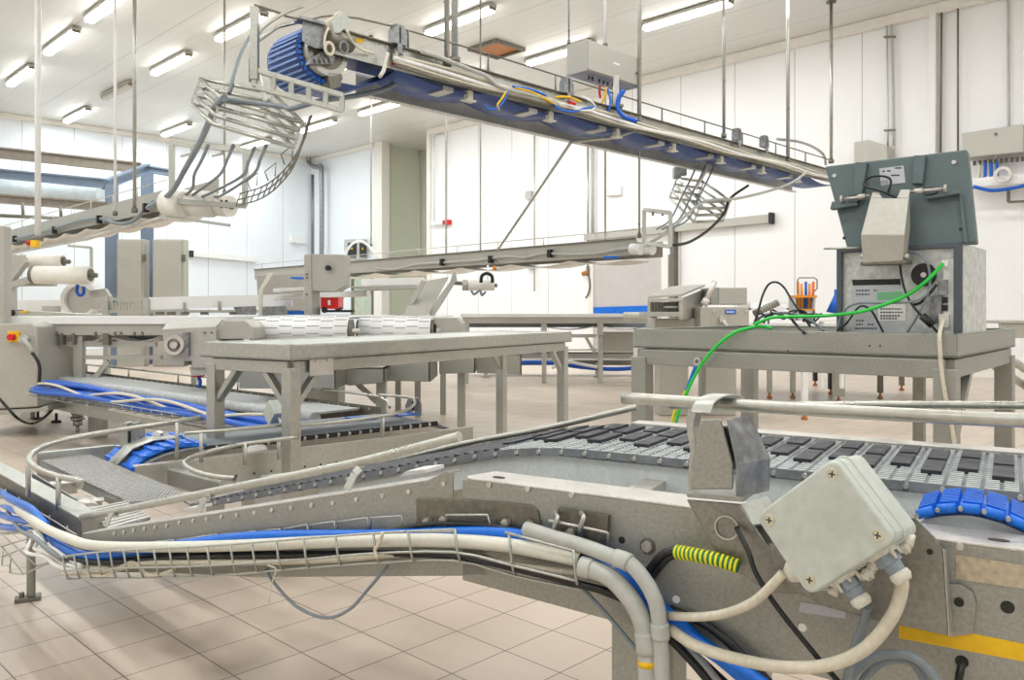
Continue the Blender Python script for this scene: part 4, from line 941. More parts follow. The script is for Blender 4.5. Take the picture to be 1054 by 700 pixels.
pcable('bright green network cable from the computer housing draped along and over the table edge', GRN, [(971,271,-.02),(955,288,-.04),(935,303,-.05),(912,313,-.06),(885,321,-.06),(850,325,-.05),(815,326,-.03),(795,327,-.03),(783,331,-.05),(776,334,-.06)], .0062)
pcable('bright green cable rising over the table rim and hanging down to the low belt', GRN, [(795,338,-.03),(783,336,-.04),(770,338,-.09),(755,343,-.13),(738,356,-.14),(722,375,-.14),(711,395,-.14),(704,412,-.14),(697,430,-.14),(695,450,-.14)], .0066)
pcable('green and yellow earth cable below the blue wrap, hanging by the table leg', YEL2, [(708,400,-.13),(700,412,-.13),(694,425,-.13),(690,445,-.13)], .006)
pcable('blue taped cable end hanging from the eyelet of the table', BLUEH, [(716,377,-.13),(712,388,-.13),(707,402,-.13)], .0075)
pcable('black cable arching high above the table from the heap of cables', BLACK, [(776,334),(781,318,.0),(785,304,.02),(791,293,.04),(799,290.5,.06),(807,296,.06),(815,309,.04),(826,325,.02),(834,336,0)], .0042)
pcable('grey cable curving over the cable heap on the right table', GREYC, [(776,333,-.01),(782,327,.0),(792,323,.02),(806,322,.02),(822,324,.01),(836,331,0),(848,341,0)], .0055)
pcable('grey cable from behind the fan cover down to the foot of the housing', GREYC, [(934,258,-.01),(946,262,-.02),(955,272,-.03),(957,290,-.03),(953,308,-.04),(944,326,-.04),(934,342,-.03)], .0042)
pcable('grey cable running left from the fan across the labels', GREYC, [(958,296,-.03),(950,306,-.05),(935,311,-.05),(910,312,-.05),(885,312,-.05),(872,317,-.04),(865,328,-.03),(861,343,-.03)], .0042)
pcable('black plug cable beside the network sockets', BLACK, [(964,293,-.02),(958,301,-.03),(948,311,-.03),(940,314,-.03)], .005)
pcable('black cable arching in front of the rating label', BLACK, [(862,340,-.04),(872,332,-.05),(882,318,-.055),(889,315,-.055),(897,320,-.055),(904,332,-.05),(910,344,-.04)], .0036)
pcable('black cable falling from the terminal arm to the thick ferrite plug', BLACK, [(926,268,-.02),(928,285,-.03),(933,303,-.04),(942,318,-.05),(952,328,-.05),(966,343,-.04)], .004)
one('cable_ferrite', BLACK, 'thick black ferrite sleeve low on the back of the computer housing', 'ferrite', lambda g: g.cyl(PB.at(949,325,-.05), PB.at(960,335,-.05), .013, 12))
pcable('cream cable from the lower connector hanging down over the table front', CREAM, [(971,330,-.02),(968,340,-.08),(967,348,-.125),(969,380,-.125),(974,412,-.125),(980,440,-.125),(984,470,-.12)], .0065)
# heap of black cables
random.seed(5)
for i, lab_ in enumerate(('leftmost loop','low loop','steep loop','tall loop','crossing loop','right loop','rear loop')):
    x = 782+i*9; pts = []
    for j in range(9):
        a = j/8*math.pi*1.5+i; pts.append(PB.at(x+9*math.cos(a)+j*1.2, 333-10*abs(math.sin(a*.8+i))-(4 if i in (2,3,4) else 0), .02*math.sin(a*2)+.01*i))
    one('cable', BLACK, '%s of black cable in the heap on the right table' % lab_, 'cable', lambda g: g.tube(cr(pts, 5), .0036, 7))
pcable('black plug lead lying down over the rim of the right table', BLACK, [(812,322,.0),(816,330,-.02),(822,337,-.06),(828,343,-.11)], .0055)
# basket with pens hanging behind
t = Thing('tool_basket', 'small clear basket holding orange and blue pens behind the right table', 'basket')
BY = 6.4
def by(x, y, d=0): return PY(x, y, BY+d)
g = t.part('basket', LABELM, label='clear silvery basket body')
a, b = by(817,302), by(840,328); 
g.slab([by(817,306), by(819,306), by(821,330), by(818,330)], (0,.12,0)); g.slab([by(838,306), by(840,306), by(838,330), by(836,330)], (0,.12,0)); g.slab([by(818,306,.12), by(840,306,.12), by(838,330,.12), by(819,330,.12)], (0,.004,0)); g.slab([by(819,318), by(839,318), by(838,330), by(819,330)], (0,.004,0))
g = t.part('rim', ORANGE, label='orange rim bands'); g.slab([by(817,304), by(841,304), by(841,306.5), by(817,306.5)], (0,.12,0)); g.slab([by(818,318), by(839,318), by(839,319.6), by(818,319.6)], (0,-.004,0))
g = t.part('wire_hanger', STEELD); g.tube([by(821,303), by(821,288), by(823,286), by(838,286), by(841,288), by(841,297), by(838,300)], .005, 6)
t.done()
for i, (x, m, l) in enumerate(((822,ORANGE,'leftmost orange'),(825.5,ORANGE,'second orange'),(829.5,BLUEC,'only dark blue'),(833,ORANGE,'yellow orange, right of the blue one,'),(836.5,mat('red_orange', (226,110,50)),'red orange rightmost'))):
    one('pen', m, '%s pen standing in the clear basket' % l, 'pen', lambda g: g.cyl(by(x,317,.06), by(x+(i-2)*.4,290+(i % 2)*2,.06), .0115, 8), 'pens in the clear basket')
# ------------------------------------------------------------ high conveyor across the hall
ZO = 2.63
o0 = PZ(600,122,ZO); o1 = PZ(850,187,ZO); OL = Plane(o0.xy, (o1-o0).xy); ow = OL.w; ON = OL.n3; OD = OL.d3
sL = OL.s_of(345); sR = OL.s_of(858); WO = .57
t = Thing('overhead_conveyor', 'high suspended conveyor with sagging navy blue belt, falling away from drum to right wall', 'conveyor')
t.label = 'high suspended conveyor with sagging navy blue return belt and end drum'
g = sp = t.part('side_plate', STEEL); g.slab([ow(sL,ZO), ow(sR,ZO), ow(sR,ZO+.16), ow(sL,ZO+.16)], ON*.004)
g = t.part('top_flange', STEELD, sp, 'dark dotted top flange'); g.slab([ow(sL,ZO+.16,-.03), ow(sR,ZO+.16,-.03), ow(sR,ZO+.16,.0), ow(sL,ZO+.16,.0)], (0,0,.008))
g = t.part('rivet_row', STEELB, sp)
s = sL+.05
while s < sR: p = ow(s, ZO+.145); g.cyl(p, p-ON*.006, .007, 6); s += .09
g = fp = t.part('far_side_plate', mat('lightened_steel_plate', (206,206,200), .2, .4), label='far side plate, brightness put into its colour'); g.slab([ow(sL+.55,ZO-.06,WO), ow(sR,ZO-.06,WO), ow(sR,ZO+.12,WO), ow(sL+.55,ZO+.12,WO)], ON*.004)  # steel plate coloured pale to brighten its unlit underside
g.slab([ow(sL+.55,ZO-.06,WO-.07), ow(sR,ZO-.06,WO-.07), ow(sR,ZO-.06,WO), ow(sL+.55,ZO-.06,WO)], (0,0,.005))
g = t.part('rivet_row', WHITE, fp)
s = sL+.6
while s < sR: p = ow(s, ZO-.061, WO-.035); g.cyl(p, p-V((0,0,.004)), .008, 6); s += .11
# belt: upper run and sagging lower run
bt = t.part('belt', BELTB, label='navy blue belt, sagging between its rollers')
bt.slab([ow(sL,ZO+.12,.03), ow(sR,ZO+.12,.03), ow(sR,ZO+.12,WO-.03), ow(sL,ZO+.12,WO-.03)], (0,0,-.012))
prof = []; s = sL+.55; span = .92
while s < sR-.3:
    for j in range(8):
        f = j/8; prof.append(ow(s+f*span, ZO+.02-.055*4*f*(1-f), .04))
    s += span
bt.strip(prof, ON*.36, .01)
# drum end with the belt wrapped round it
dc = ow(sL-.02, ZO+.02, .0); R0 = .185
arc = []
for i in range(19):
    a = math.radians(80+i*11.5); arc.append(dc+OD*(R0*math.cos(a))+V((0,0,R0*math.sin(a)+.0))+ON*.10)
arc += [ow(sL+.25, ZO-.15, .1), ow(sL+.45, ZO-.07, .1), prof[0]+ON*.06]
db = t.part('belt', BELTB, label='ribbed belt wrap round the drum'); db.strip(arc, ON*.42, .010)
rb = t.part('belt_ribs', mat('pale_blue_ribs', (120,150,205), 0, .45), db, 'paler cross ribs')
for i in range(1, 17):
    a = math.radians(84+i*11.5); p = dc+OD*((R0+.006)*math.cos(a))+V((0,0,(R0+.006)*math.sin(a))); rb.beam(p+ON*.13, p+ON*.49, .012, .012)
eb = t.part('edge_links', BLUEC, db)
for i in range(22):
    a = math.radians(80+i*11); p = dc+OD*(R0*math.cos(a))+V((0,0,R0*math.sin(a)))+ON*.095; eb.box(p, (.022,.022,.022), a)
dr = t.part('drum', STEEL, label='bare steel drum'); dr.cyl(dc+ON*.05, dc+ON*.52, .155, 30)
g = t.part('drum_ring', STEELD, dr, 'dark recessed drum hub'); g.cyl(dc+ON*.045, dc+ON*.052, .115, 24)
pm = t.part('bearing_plate', GALV, bevel=.002, label='polygonal bearing plate')
def op(x, y, k=0): return OL.at(x, y, k)
pm.slab([op(x,y,.0) for x, y in ((312,17),(336,24),(334,50),(326,50),(318,47),(311,42))], ON*.005)
pm.slab([op(x,y,-.03) for x, y in ((310,16),(336,23),(336,26),(310,19))], ON*.1)
g = t.part('motor', STEELD, label='dark drive motor body'); g.cyl(op(338,40,-.02), op(362,46,-.02), .05, 18); g.cyl(op(340,50,-.05), op(340,50,.02), .04, 16)
g = t.part('motor_mount', GALV, bevel=.002); g.slab([op(x,y,.01) for x, y in ((320,60),(332,53),(345,58),(343,66),(318,66))], ON*.05)
for i in range(4): g.beam(op(324+i*5,60,.0), op(326+i*5,65,.0), .008, .012)
g = t.part('coil', CREAM, label='coiled cream cable'); cc = op(339,50,-.1)
for r_ in (.035,.028): g.tube([cc+OD*(r_*math.cos(a))+V((0,0,r_*1.2*math.sin(a))) for a in [i*math.pi/10 for i in range(20)]], .007, 7, closed=True)
g.tube(cr([op(338,29,-.1), op(335,36,-.1), op(334,46,-.1), op(336,54,-.1)], 4), .008, 7); g.tube(cr([op(357,31,-.1), op(362,42,-.08), op(372,51,-.06), op(384,55,-.03)], 4), .009, 7)
g = t.part('coil', GREYC, label='coiled grey cable'); cc = op(354,49,-.08); g.tube([cc+OD*(.03*math.cos(a))+V((0,0,.038*math.sin(a))) for a in [i*math.pi/10 for i in range(20)]], .007, 7, closed=True)
g = t.part('yellow_sticker', YEL, sp); g.slab([op(x,y,-.002) for x, y in ((361,38),(374,40),(374,45),(362,42))], -ON*.001)
g = t.part('red_sticker', RED, sp); g.slab([op(x,y,-.002) for x, y in ((403,64.5),(407,65),(407,67),(403,66.5))], -ON*.001)
# cables bundled along the near face
for i, (z, m, r, l) in enumerate(((.085,CREAM,.012,'upper cream'),(.055,WHITE,.016,'white'),(.03,CREAM,.011,'lower cream'),(.01,STEELD,.010,'dark lower'))):
    g = t.part('cable', m, sp, '%s cable along the side plate' % l)
    g.tube(cr([ow(sL+.45+j*.5, ZO+z+.012*math.sin(j*1.7+i), -.03-.006*i) for j in range(int((sR-sL-.6)/.5)+1)], 3), r, 7)
g = t.part('conduit', CONDUIT, sp, 'blue grey conduit'); g.tube(cr([op(x,y,-.06) for x, y in ((434,53),(450,58),(465,64),(485,72),(500,78),(512,88),(530,94),(560,101),(575,108))], 4), .016, 8)
# hanging roller boxes and white blocks
s = sL+1.0; i = 0
while s < sR-.4:
    g = t.part('roller_bracket', STEEL, sp); g.box(ow(s, ZO-.03, .12), (.10,.18,.035), math.atan2(OD.y, OD.x)); 
    g = t.part('glide_block', SEAL, sp); g.box(ow(s+.22, ZO-.04, .05), (.05,.05,.08), math.atan2(OD.y, OD.x)); g.box(ow(s+.22, ZO-.075, .05), (.1,.07,.012), math.atan2(OD.y, OD.x))
    s += span
# hand wire with posts
g = hr = t.part('guard_wire', STEELD, label='thin guard wire'); g.tube(cr([op(x,y,.0) for x, y in ((262,5),(284,12),(312,20),)]+[ow(s, ZO+.30, .0) for s in (sL+.5, (sL+sR)/2, sR-.1)], 5), .007, 6)
s = sL+.6
while s < sR-.1: h = t.part('wire_post', STEELD, hr); h.tube([ow(s, ZO+.165), ow(s, ZO+.30)], .008, 6); s += .78
g = t.part('guard_tube', PIPE, label='bent guard tube at the right end'); g.tube(cr([op(x,y,.2) for x, y in ((800,143),(822,146),(838,152),(848,160),(850,170))], 5), .018, 8)
for x, y in ((412,38),(586,90),(761,140),(789,147)):
    h = t.part('sensor_guard', GALV, label='small clamped sensor guard'); p = op(x, y, -.05); sc = p.y/7
    for q in (-.035,.035): h.slab([p+OD*(q-.025)-V((0,0,.05)), p+OD*(q+.025)-V((0,0,.05)), p+OD*(q+.025)+V((0,0,.035)), p+OD*(q*.6+.012)+V((0,0,.085)), p+OD*(q*.6-.012)+V((0,0,.085)), p+OD*(q-.025)+V((0,0,.035))], ON*.06)
    h.beam(p-V((0,0,.05)), p-V((0,0,.12)), .05, .03)
# small cream looms along the plate
for x, y in ((396,62),(398,78)): pass
g = t.part('cable_hanger', SEAL, label='cream bent cable hanger'); g.tube(cr([op(x,y,-.07) for x, y in ((399,55),(397,62),(395,72),(391,79))], 4), .014, 8)
for x0_, y0_, c1, c2 in ((513,88,YEL,BLUEH),):
    g = t.part('wire_loop', c1, sp, 'yellow wire'); g.tube(cr([op(x,y,-.09) for x, y in ((521,94),(517,101),(512,108),(514,113))], 4), .008, 6)
    g = t.part('wire_loop', c2, sp, 'blue wire'); g.tube(cr([op(x,y,-.09) for x, y in ((523,94),(519,103),(512,111),(503,112),(499,108))], 4), .008, 6)
for m, pts, l in ((YEL,((530,90),(545,94),(560,101),(572,108)),'yellow'),(BLUEH,((528,89),(545,92),(562,98)),'blue'),(BLUEH,((568,105),(575,112),(588,115),(600,112),(612,110)),'lower blue'),(WHITE,((598,99),(608,104),(612,110),(606,114),(590,112)),'white'),(YEL,((572,100),(585,100),(598,105)),'short yellow')):
    g = t.part('wire_loop', m, sp, l+' wire loop over the side plate'); g.tube(cr([op(x,y,-.07) for x, y in pts], 4), .010, 6)
g = t.part('red_plug', RED, sp); g.cyl(op(586,105,-.09), op(592,107,-.09), .015, 8)
# stay rod
g = t.part('stay_rod', PIPE, label='diagonal stay rod'); a = op(588,146,.3); b = PY(512,258,9.4); g.tube([a, b], .014, 7); g.tube([op(588,146,.3), op(632,142,.1), op(655,134,.0)], .014, 7)
# catch tray under the drum
g = tr = t.part('under_frame', STEEL, label='ladder shaped frame under the drum')
UY = OL.at(300,80,.0).y
A0_, A1_ = op(262,72,-.02), op(352,98,-.02)
for dz in (0,-.10): g.beam(A0_+V((0,0,dz)), A1_+V((0,0,dz)), .03, .03)
for f in (.0,.2,.4,.6,.8,1): g.beam(A0_.lerp(A1_, f), A0_.lerp(A1_, f)-V((0,0,.10)), .03, .03)
g.beam(op(262,8,-.02), op(262,82,-.02), .045, .045); g.slab([op(256,60,.0), op(266,60,.0), op(266,84,.0), op(256,84,.0)], ON*.02)
g.tube([op(262,45,0), op(285,28,.1), op(310,22,.1)], .012, 6); g.tube(cr([op(262,38,0), op(275,25,0), op(292,14,0), op(312,6,0)], 4), .012, 6)
g = t.part('hanging_box', STEELD, label='dark open box under the belt'); g.slab([op(x,y,.05) for x, y in ((337,75),(352,76),(351,89),(340,91))], ON*.12)
t.done()
# junction box on top of the drum drive
t = Thing('junction_box', 'pale junction box tilted on top of the high drum drive', 'junction box')
g = t.part('body', CREAM, bevel=.004); g.slab([op(x,y,-.03) for x, y in ((334,24),(350,11),(357,18),(342,34))], ON*.07)
g = t.part('lid', BOXG, bevel=.004); g.slab([op(x,y,-.06) for x, y in ((342,23),(352,12),(360,19),(360,24),(350,34),(344,34))], ON*.02); t.done()

# hanging control cabinet
def obox(g, c, a, b, z0, z1):
    g.hexa([V((p.x,p.y,z0)) for p in (c, c+a, c+a+b, c+b)]+[V((p.x,p.y,z1)) for p in (c, c+a, c+a+b, c+b)])
c = PY(604,73,7.2); c.z = 0
t = Thing('control_cabinet', 'grey stainless control cabinet hanging over the high conveyor', 'cabinet')
g = bd = t.part('body', PAINT, bevel=.006); obox(g, c, DB*.78, DA*.24, 3.07, 3.35)
g = t.part('door', PAINT, bevel=.004); obox(g, c-DA*.012+DB*.01, DB*.76, DA*.012, 3.08, 3.34)
q = c-DA*.014; g = t.part('name_label', WHITE, g, 'tiny white name strip'); g.slab([q+DB*.36+V((0,0,3.205)), q+DB*.45+V((0,0,3.205)), q+DB*.45+V((0,0,3.222)), q+DB*.36+V((0,0,3.222))], -DA*.002)
g = t.part('lock', STEELD); q = q+DB*.71+V((0,0,3.19)); g.cyl(q, q-DA*.012, .012, 10)
g = t.part('cable_entry', STEELD, label='row of glands underneath')
for f in (.15,.2,.3,.36,.42,.5,.56): p = c+DB*f+DA*.1+V((0,0,3.07)); g.cyl(p, p-V((0,0,.03)), .012, 6)
g = t.part('post', STEEL); p = PY(634,92,7.4); g.beam(V((p.x,p.y,3.08)), V((p.x,p.y,2.8)), .05, .05); g = t.part('post_flange', STEELD); g.box((p.x,p.y,2.8), (.12,.12,.02))
t.done()
for lab_, m, x0_, pts in (('red cables dropping from the hanging cabinet', RED, 0, ((618,88),(617,94),(618,101))),('yellow wire dropping from the hanging cabinet', YEL, 0, ((624,90),(622,100),(618,110),(616,113))),('light blue wire beside the yellow one under the hanging cabinet', BLUEH, 0, ((625,91),(628,100),(628,108),(626,114))),
      ('thick blue cable curving from the hanging cabinet onto the conveyor', BLUEC, 0, ((642,93),(637,101),(636,112),(642,120),(656,125)))):
    one('cable', m, lab_, 'cable', lambda g: g.tube(cr([PY(x,y,7.35) for x, y in pts], 4), .012 if 'thick' not in lab_ else .022, 7))


# ------------------------------------------------------------ hanger rods
def rod(px, Y, ybot, label, r=.014, m=PIPE, ytop=None):
    t = Thing('hanger_rod', label, 'hanger rod', 'rods hanging from the ceiling'); p = PY(px, ybot, Y); g = t.part('rod', m); zt_ = ZC if ytop is None else PY(px, ytop, Y).z
    g.cyl((p.x,p.y,p.z), (p.x,p.y,zt_), r, 10); g = t.part('ceiling_flange', STEELD); g.cyl((p.x,p.y,zt_-.02), (p.x,p.y,zt_), r*3, 12); g = t.part('coupling', STEELD); g.cyl((p.x,p.y,p.z), (p.x,p.y,p.z+.05), r*1.7, 10); t.done()
def osurf(px, k=0): return OL.at(px, 100, k).y
rod(460, osurf(460), 68, 'left rod of the close pair over the high conveyor', .02); rod(468, osurf(468,.1), 66, 'thicker bluish right rod of the close pair over the high conveyor', .026, CONDUIT)
rod(658, osurf(658), 134, 'hanger rod just right of the hanging control cabinet', .02); rod(745, osurf(745,.3), 142, 'hanger rod over the high conveyor, first right of the cabinet rod', .018)
rod(811, osurf(811), 168, 'hanger rod over the high conveyor near the bent guard tube', .022); rod(855.5, 12.0, 168, 'hanger rod with round ceiling flange by the right wall', .024)
rod(585.5, 8.6, 46, 'thin rod ending behind the left top of the hanging cabinet', .01); rod(623, 8.6, 50, 'thin white rod ending behind the hanging cabinet', .016, WHITE)
rod(39, 9.4, 248, 'thick white hanger rod at the far left', .034, WHITE); rod(118.5, 9.2, 222, 'thin hanger rod at the left, first of the close pair', .016, WHITE); rod(138.5, 8.9, 219, 'hanger rod at the left, right one of the close pair', .02, PIPE)
rod(231, 10.5, 200, 'hanger rod behind the hanging cable cage', .014, PIPE)
for x, y, Y, l in ((382,254,13.5,'thin rod left of the green corner'),(416,100,18,'thin rod against the green corner'),(459,268,12.0,'rod at the white wall end by the corner'),(494.5,262,11.3,'second rod on the long middle conveyor'),(623,258,9.0,'rod beside the wall pipes on the middle conveyor'),(658,245,8.6,'rod at the right end of the middle conveyor')):
    rod(x, Y, y, l+', holding the lower suspended conveyor' if Y < 17 else l, .012)

# ------------------------------------------------------------ middle suspended conveyor
def line_conveyor(name, label, pA, pB, ztop, h, wdt, belt_m, dots=True, wire=True, cut=0):
    """pA left end, pB right end in plan"""
    L = Plane(pA.xy, (pB-pA).xy); n = (pB-pA).length; t = Thing(name, label, 'conveyor'); W_ = L.w
    g = sp = t.part('side_plate', PAINT); g.slab([W_(0,ztop-h), W_(n,ztop-h), W_(n,ztop), W_(0,ztop)], L.n3*.004)
    if dots:
        g = t.part('edge_chain', STEELD, sp); g.slab([W_(0,ztop,-.02), W_(n,ztop,-.02), W_(n,ztop,.0), W_(0,ztop,.0)], (0,0,.015))
    g = t.part('far_side_plate', PAINT); g.slab([W_(0,ztop-h,wdt), W_(n,ztop-h,wdt), W_(n,ztop,wdt), W_(0,ztop,wdt)], L.n3*.004)
    g = t.part('belt', belt_m, label='pale belt'); g.slab([W_(0,ztop-.02,.02), W_(n,ztop-.02,.02), W_(n,ztop-.02,wdt-.02), W_(0,ztop-.02,wdt-.02)], (0,0,-.01))
    prof = []; m = max(2, int(n/.9))
    for i in range(m):
        for j in range(6): f = j/6; prof.append(W_((i+f)*n/m, ztop-h-.02-.05*4*f*(1-f), .03))
    g.strip(prof, L.n3*(wdt-.06), .01)
    if wire:
        g = hr = t.part('guard_wire', STEELB); g.tube([W_(0,ztop+.1,.0), W_(n,ztop+.1,.0)], .006, 6)
        for i in range(int(n/.8)): h_ = t.part('wire_post', STEELB, hr); h_.tube([W_(.3+i*.8,ztop), W_(.3+i*.8,ztop+.1)], .006, 5)
    return t, L, n
pB = PY(655,246,8.5); pA = PY(262,281,15.0); ztp_ = pB.z
t, TLn, nT = line_conveyor('suspended_conveyor', 'lower suspended conveyor crossing the middle of the picture in front of the white wall', pA, pB, ztp_, .17, .45, WBELT)
g = t.part('cable', CONDUIT, label='grey cable clipped along the side plate'); g.tube(cr([TLn.at(x,y,-.03) for x, y in ((655,252),(620,260),(590,262),(560,261),(540,265),(520,264),(490,268),(460,270),(430,272),(405,277),(388,276))], 3), .016, 7)
for x, y in ((566,261),(505,267),(455,270)): g = t.part('cable_clip', BLACK); p = TLn.at(x, y, -.04); g.box(p, (.05,.05,.09), .8)
g = t.part('end_drum', WHITE, label='white end drum'); 
for x0_, x1_ in ((650,660),(662,672)): g.cyl(PY(x0_,256,8.3), PY(x1_,257,8.2), .055, 14)
g = t.part('blue_label', BLUEH); g.box(PY(629,265,8.6), (.16,.02,.025), .0)
t.done()
t = Thing('portal_stand', 'rectangular steel frame at the right end of the lower suspended conveyor', 'frame')
g = t.part('frame', STEEL); q = [PY(663,216,8.2), PY(690,219,8.0), PY(690,254,8.0), PY(663,250,8.2)]
for i in range(4): g.beam(q[i], q[(i+1) % 4], .035, .035, up=(0,1,0))
for x in (672,682): g = t.part('hook', STEELD); g.beam(PY(x,218,8.1), PY(x,222,8.1), .02, .02, up=(0,1,0))
t.done()
# left high white belt conveyor
pB = PY(172,194.5,8.9); pA = PY(-30,253,15.4); pA.z = pB.z
zl = pB.z
t, WLn, nW = line_conveyor('suspended_conveyor', 'suspended conveyor with sagging white belt climbing in view at the upper left', pA, pB, zl, .22, .5, WBELT, dots=False)
g = t.part('cable', GREYC, label='grey cable swinging along the side plate'); g.tube(cr([WLn.at(x,y,-.05) for x, y in ((10,247),(30,243),(55,236),(80,228),(103,225),(120,230),(136,228),(150,215),(158,208))], 5), .022, 7)
for x, y in ((15,246),(56,237),(102,226),(150,214)): g = t.part('cable_clip', BLACK); p = WLn.at(x, y, -.06); g.box(p, (.06,.05,.1), .8)
g = t.part('lower_rail', STEELB, label='pale lower edge rail'); g.tube([WLn.at(2,262,.2), WLn.at(90,245,.1), WLn.at(170,224,.0)], .03, 8)
g = t.part('end_rail', STEEL); g.beam(PY(165,222,8.5), PY(236,232,8.1), .03, .03)
t.done()
for x0_, x1_, y, l, r in ((172,190,209,'leftmost white belt drum at the end of the upper left conveyor', .135),(192,219,209,'widest white belt drum in the row at the upper left conveyor end', .135),(222,237,211,'rightmost white belt drum with four holes at the upper left conveyor end', .11)):
    t = Thing('belt_drum', l, 'belt drum'); g = t.part('drum', WBELT); g.cyl(PY(x0_,y,8.45), PY(x1_,y+1.5,8.35), r, 24); g = t.part('axle', STEELD); g.cyl(PY(x0_-3,y,8.46), PY(x1_+3,y+1.5,8.34), .03, 8)
    if 'four' in l:
        g = t.part('hole', DARK)
        for dx in (0,5):
            for dy in (0,6): p = PY(228+dx,207+dy,8.21+abs(dy-3)*.006); g.box(p, (.02,.02,.02))
    t.done()
t = Thing('portal_stand', 'large rectangular steel frame over the white belt drums at the upper left', 'frame')
g = t.part('frame', STEEL); q = [PY(177,147,8.3), PY(253,155,8.1), PY(252,212,8.1), PY(177,207,8.3)]
for i in range(4): g.beam(q[i], q[(i+1) % 4], .05, .05, up=(0,1,0))
for x in (198,230): g = t.part('hook', PAINT); g.beam(PY(x,149,8.2), PY(x,159,8.2), .03, .03, up=(0,1,0)); g.beam(PY(x-12,161,8.2), PY(x,158,8.2), .02, .02)
t.done()
one('hopper_plate', PAINT, 'dull steel wedge plate standing above the white belt drums', 'plate', lambda g: g.slab([PY(190,194,8.7), PY(225,184,8.7), PY(224,202,8.7), PY(190,202,8.7)], (0,.03,0)))

# cable cages
def cage(label, cor, off, n, Y, tk, dY):
    t = Thing('cable_cage', label, 'cable cage')
    for i in range(n):
        g = t.part('frame', PIPE); q = [PY(x+off[0]*i, y+off[1]*i, Y+d) for (x, y), d in zip(cor, dY)]
        for j in range(4):
            g.tube([q[j], q[(j+1) % 4]], tk, 8)
    g = t.part('post', STEEL)
    for j in range(4):
        a = PY(cor[j][0], cor[j][1], Y+dY[j]); b = PY(cor[j][0]+off[0]*(n-1), cor[j][1]+off[1]*(n-1), Y+dY[j]); a2 = a.lerp(b, .0)
        g.beam(a, b, tk, tk)
    g = t.part('suspension', STEEL, label='suspension strut'); a = PY((cor[1][0]+cor[0][0])/2+20, cor[0][1]-14, Y); g.beam(PY(cor[1][0]-8, cor[1][1]+8, Y), a, tk*1.6, tk*1.6); t.done()
cage('stack of square tube cable frames hanging below the drum end at the upper left', [(206,81),(281,96),(311,126),(228,102)], (-3,8.6), 4, 5.6, .0145, [.35,.35,0,0])
cage('smaller stack of cable frames hanging under the high conveyor at the right', [(697,183),(724,187),(752,207),(722,208)], (-2.6,6.8), 4, 9.2, .016, [.4,.4,0,0])
one('sensor_block', GALV, 'grey block on top of the smaller cable frame stack', 'block', lambda g: (g.slab([PY(694,172,9.4), PY(701,172,9.4), PY(701,183,9.4), PY(694,183,9.4)], (0,.1,0)), g.slab([PY(701,173,9.45), PY(707,173,9.45), PY(707,180,9.45), PY(701,180,9.45)], (0,.1,0))))
def fc(label, m, pts, r): return one('cable', m, label, 'cable', lambda g: g.tube(cr([PY(*p) for p in pts], 6), r, 8))
fc('thick grey cable from the cage corner down to the upper left conveyor', GREYC, [(231,101,5.5),(222,110,5.7),(212,133,6.3),(204,150,7),(190,175,7.6),(178,196,8.1),(165,207,8.5),(152,214,8.8)], .026)
fc('grey cable rising from the cage to the ceiling lamps at the left', GREYC, [(240,85,5.7),(236,95,5.7),(246,60,5.9),(256,40,6.2),(266,28,6.4)], .013)
fc('grey cable leaving the cage to the right and joining the high conveyor', GREYC, [(230,102,5.55),(262,106,5.6),(292,110,5.5),(300,112,5.4),(330,104,5.5),(370,98,5.8),(400,90,6.0),(416,78,6.0),(425,65,5.9),(432,56,5.9)], .018)
for i, (a, b, c_) in enumerate(((214,150,198),(240,150,205),(262,152,214),(274,150,230))):
    fc('%s thin cable hanging from the upper left cage to the white drums' % ('first','second','third','fourth')[i], GREYC, [(a,b,5.8),(a-6,b+14,6.6),(a-14,b+30,7.4),(c_,b+44+i*2,8.1),(c_-10,203,8.4)], .014)
fc('bluish cable bowing from the high conveyor end to the frame of the lower conveyor', CONDUIT, [(832,176,9.9),(815,188,9.8),(790,197,9.6),(760,204,9.3),(735,206,9.1),(722,209,8.9),(708,220,8.7),(690,236,8.4),(672,248,8.3),(650,255,8.4),(632,257,8.6)], .016)
fc('dark cable running below the right cage to the lower conveyor frame', BLACK, [(770,191,9.6),(752,204,9.3),(745,220,9),(730,236,8.8),(712,248,8.4),(698,252,8.1),(690,252,8.0)], .016)
for i, dx in enumerate((0,9,18)):
    fc('%s thin cable threading through the right cage' % ('left','middle','right')[i], GREYC, [(718+dx,168,9.5),(712+dx,182,9.3),(703+dx,200,9.2),(690+dx,226,8.7),(676+dx*.6,236,8.3)], .010)
# curved wire tray between cage and white drums
t = Thing('wire_cable_tray', 'thin wire cable tray curving down from the cage to the upper left conveyor end', 'cable tray')
pth = cr([PY(*p) for p in ((318,138,5.6),(312,158,5.9),(302,178,6.4),(285,196,7),(268,206,7.6),(246,212,8.0))], 6)
g = t.part('long_wires', STEELD)
for k in (0,.06,.12): g.tube([p+V((k*.3-.03,0,k)) for p in pth], .007, 5)
g = t.part('rungs', STEELD)
for p in pth[::2]: g.tube([p+V((-.03,0,0)), p+V((.02,0,.13))], .006, 5)
for p in pth[8:-4:6]: g.tube([p+V((-.03,0,.12)), p+V((-.06,0,.2)), p+V((.04,0,.28)), p+V((.03,0,.16))], .006, 5)
t.done()

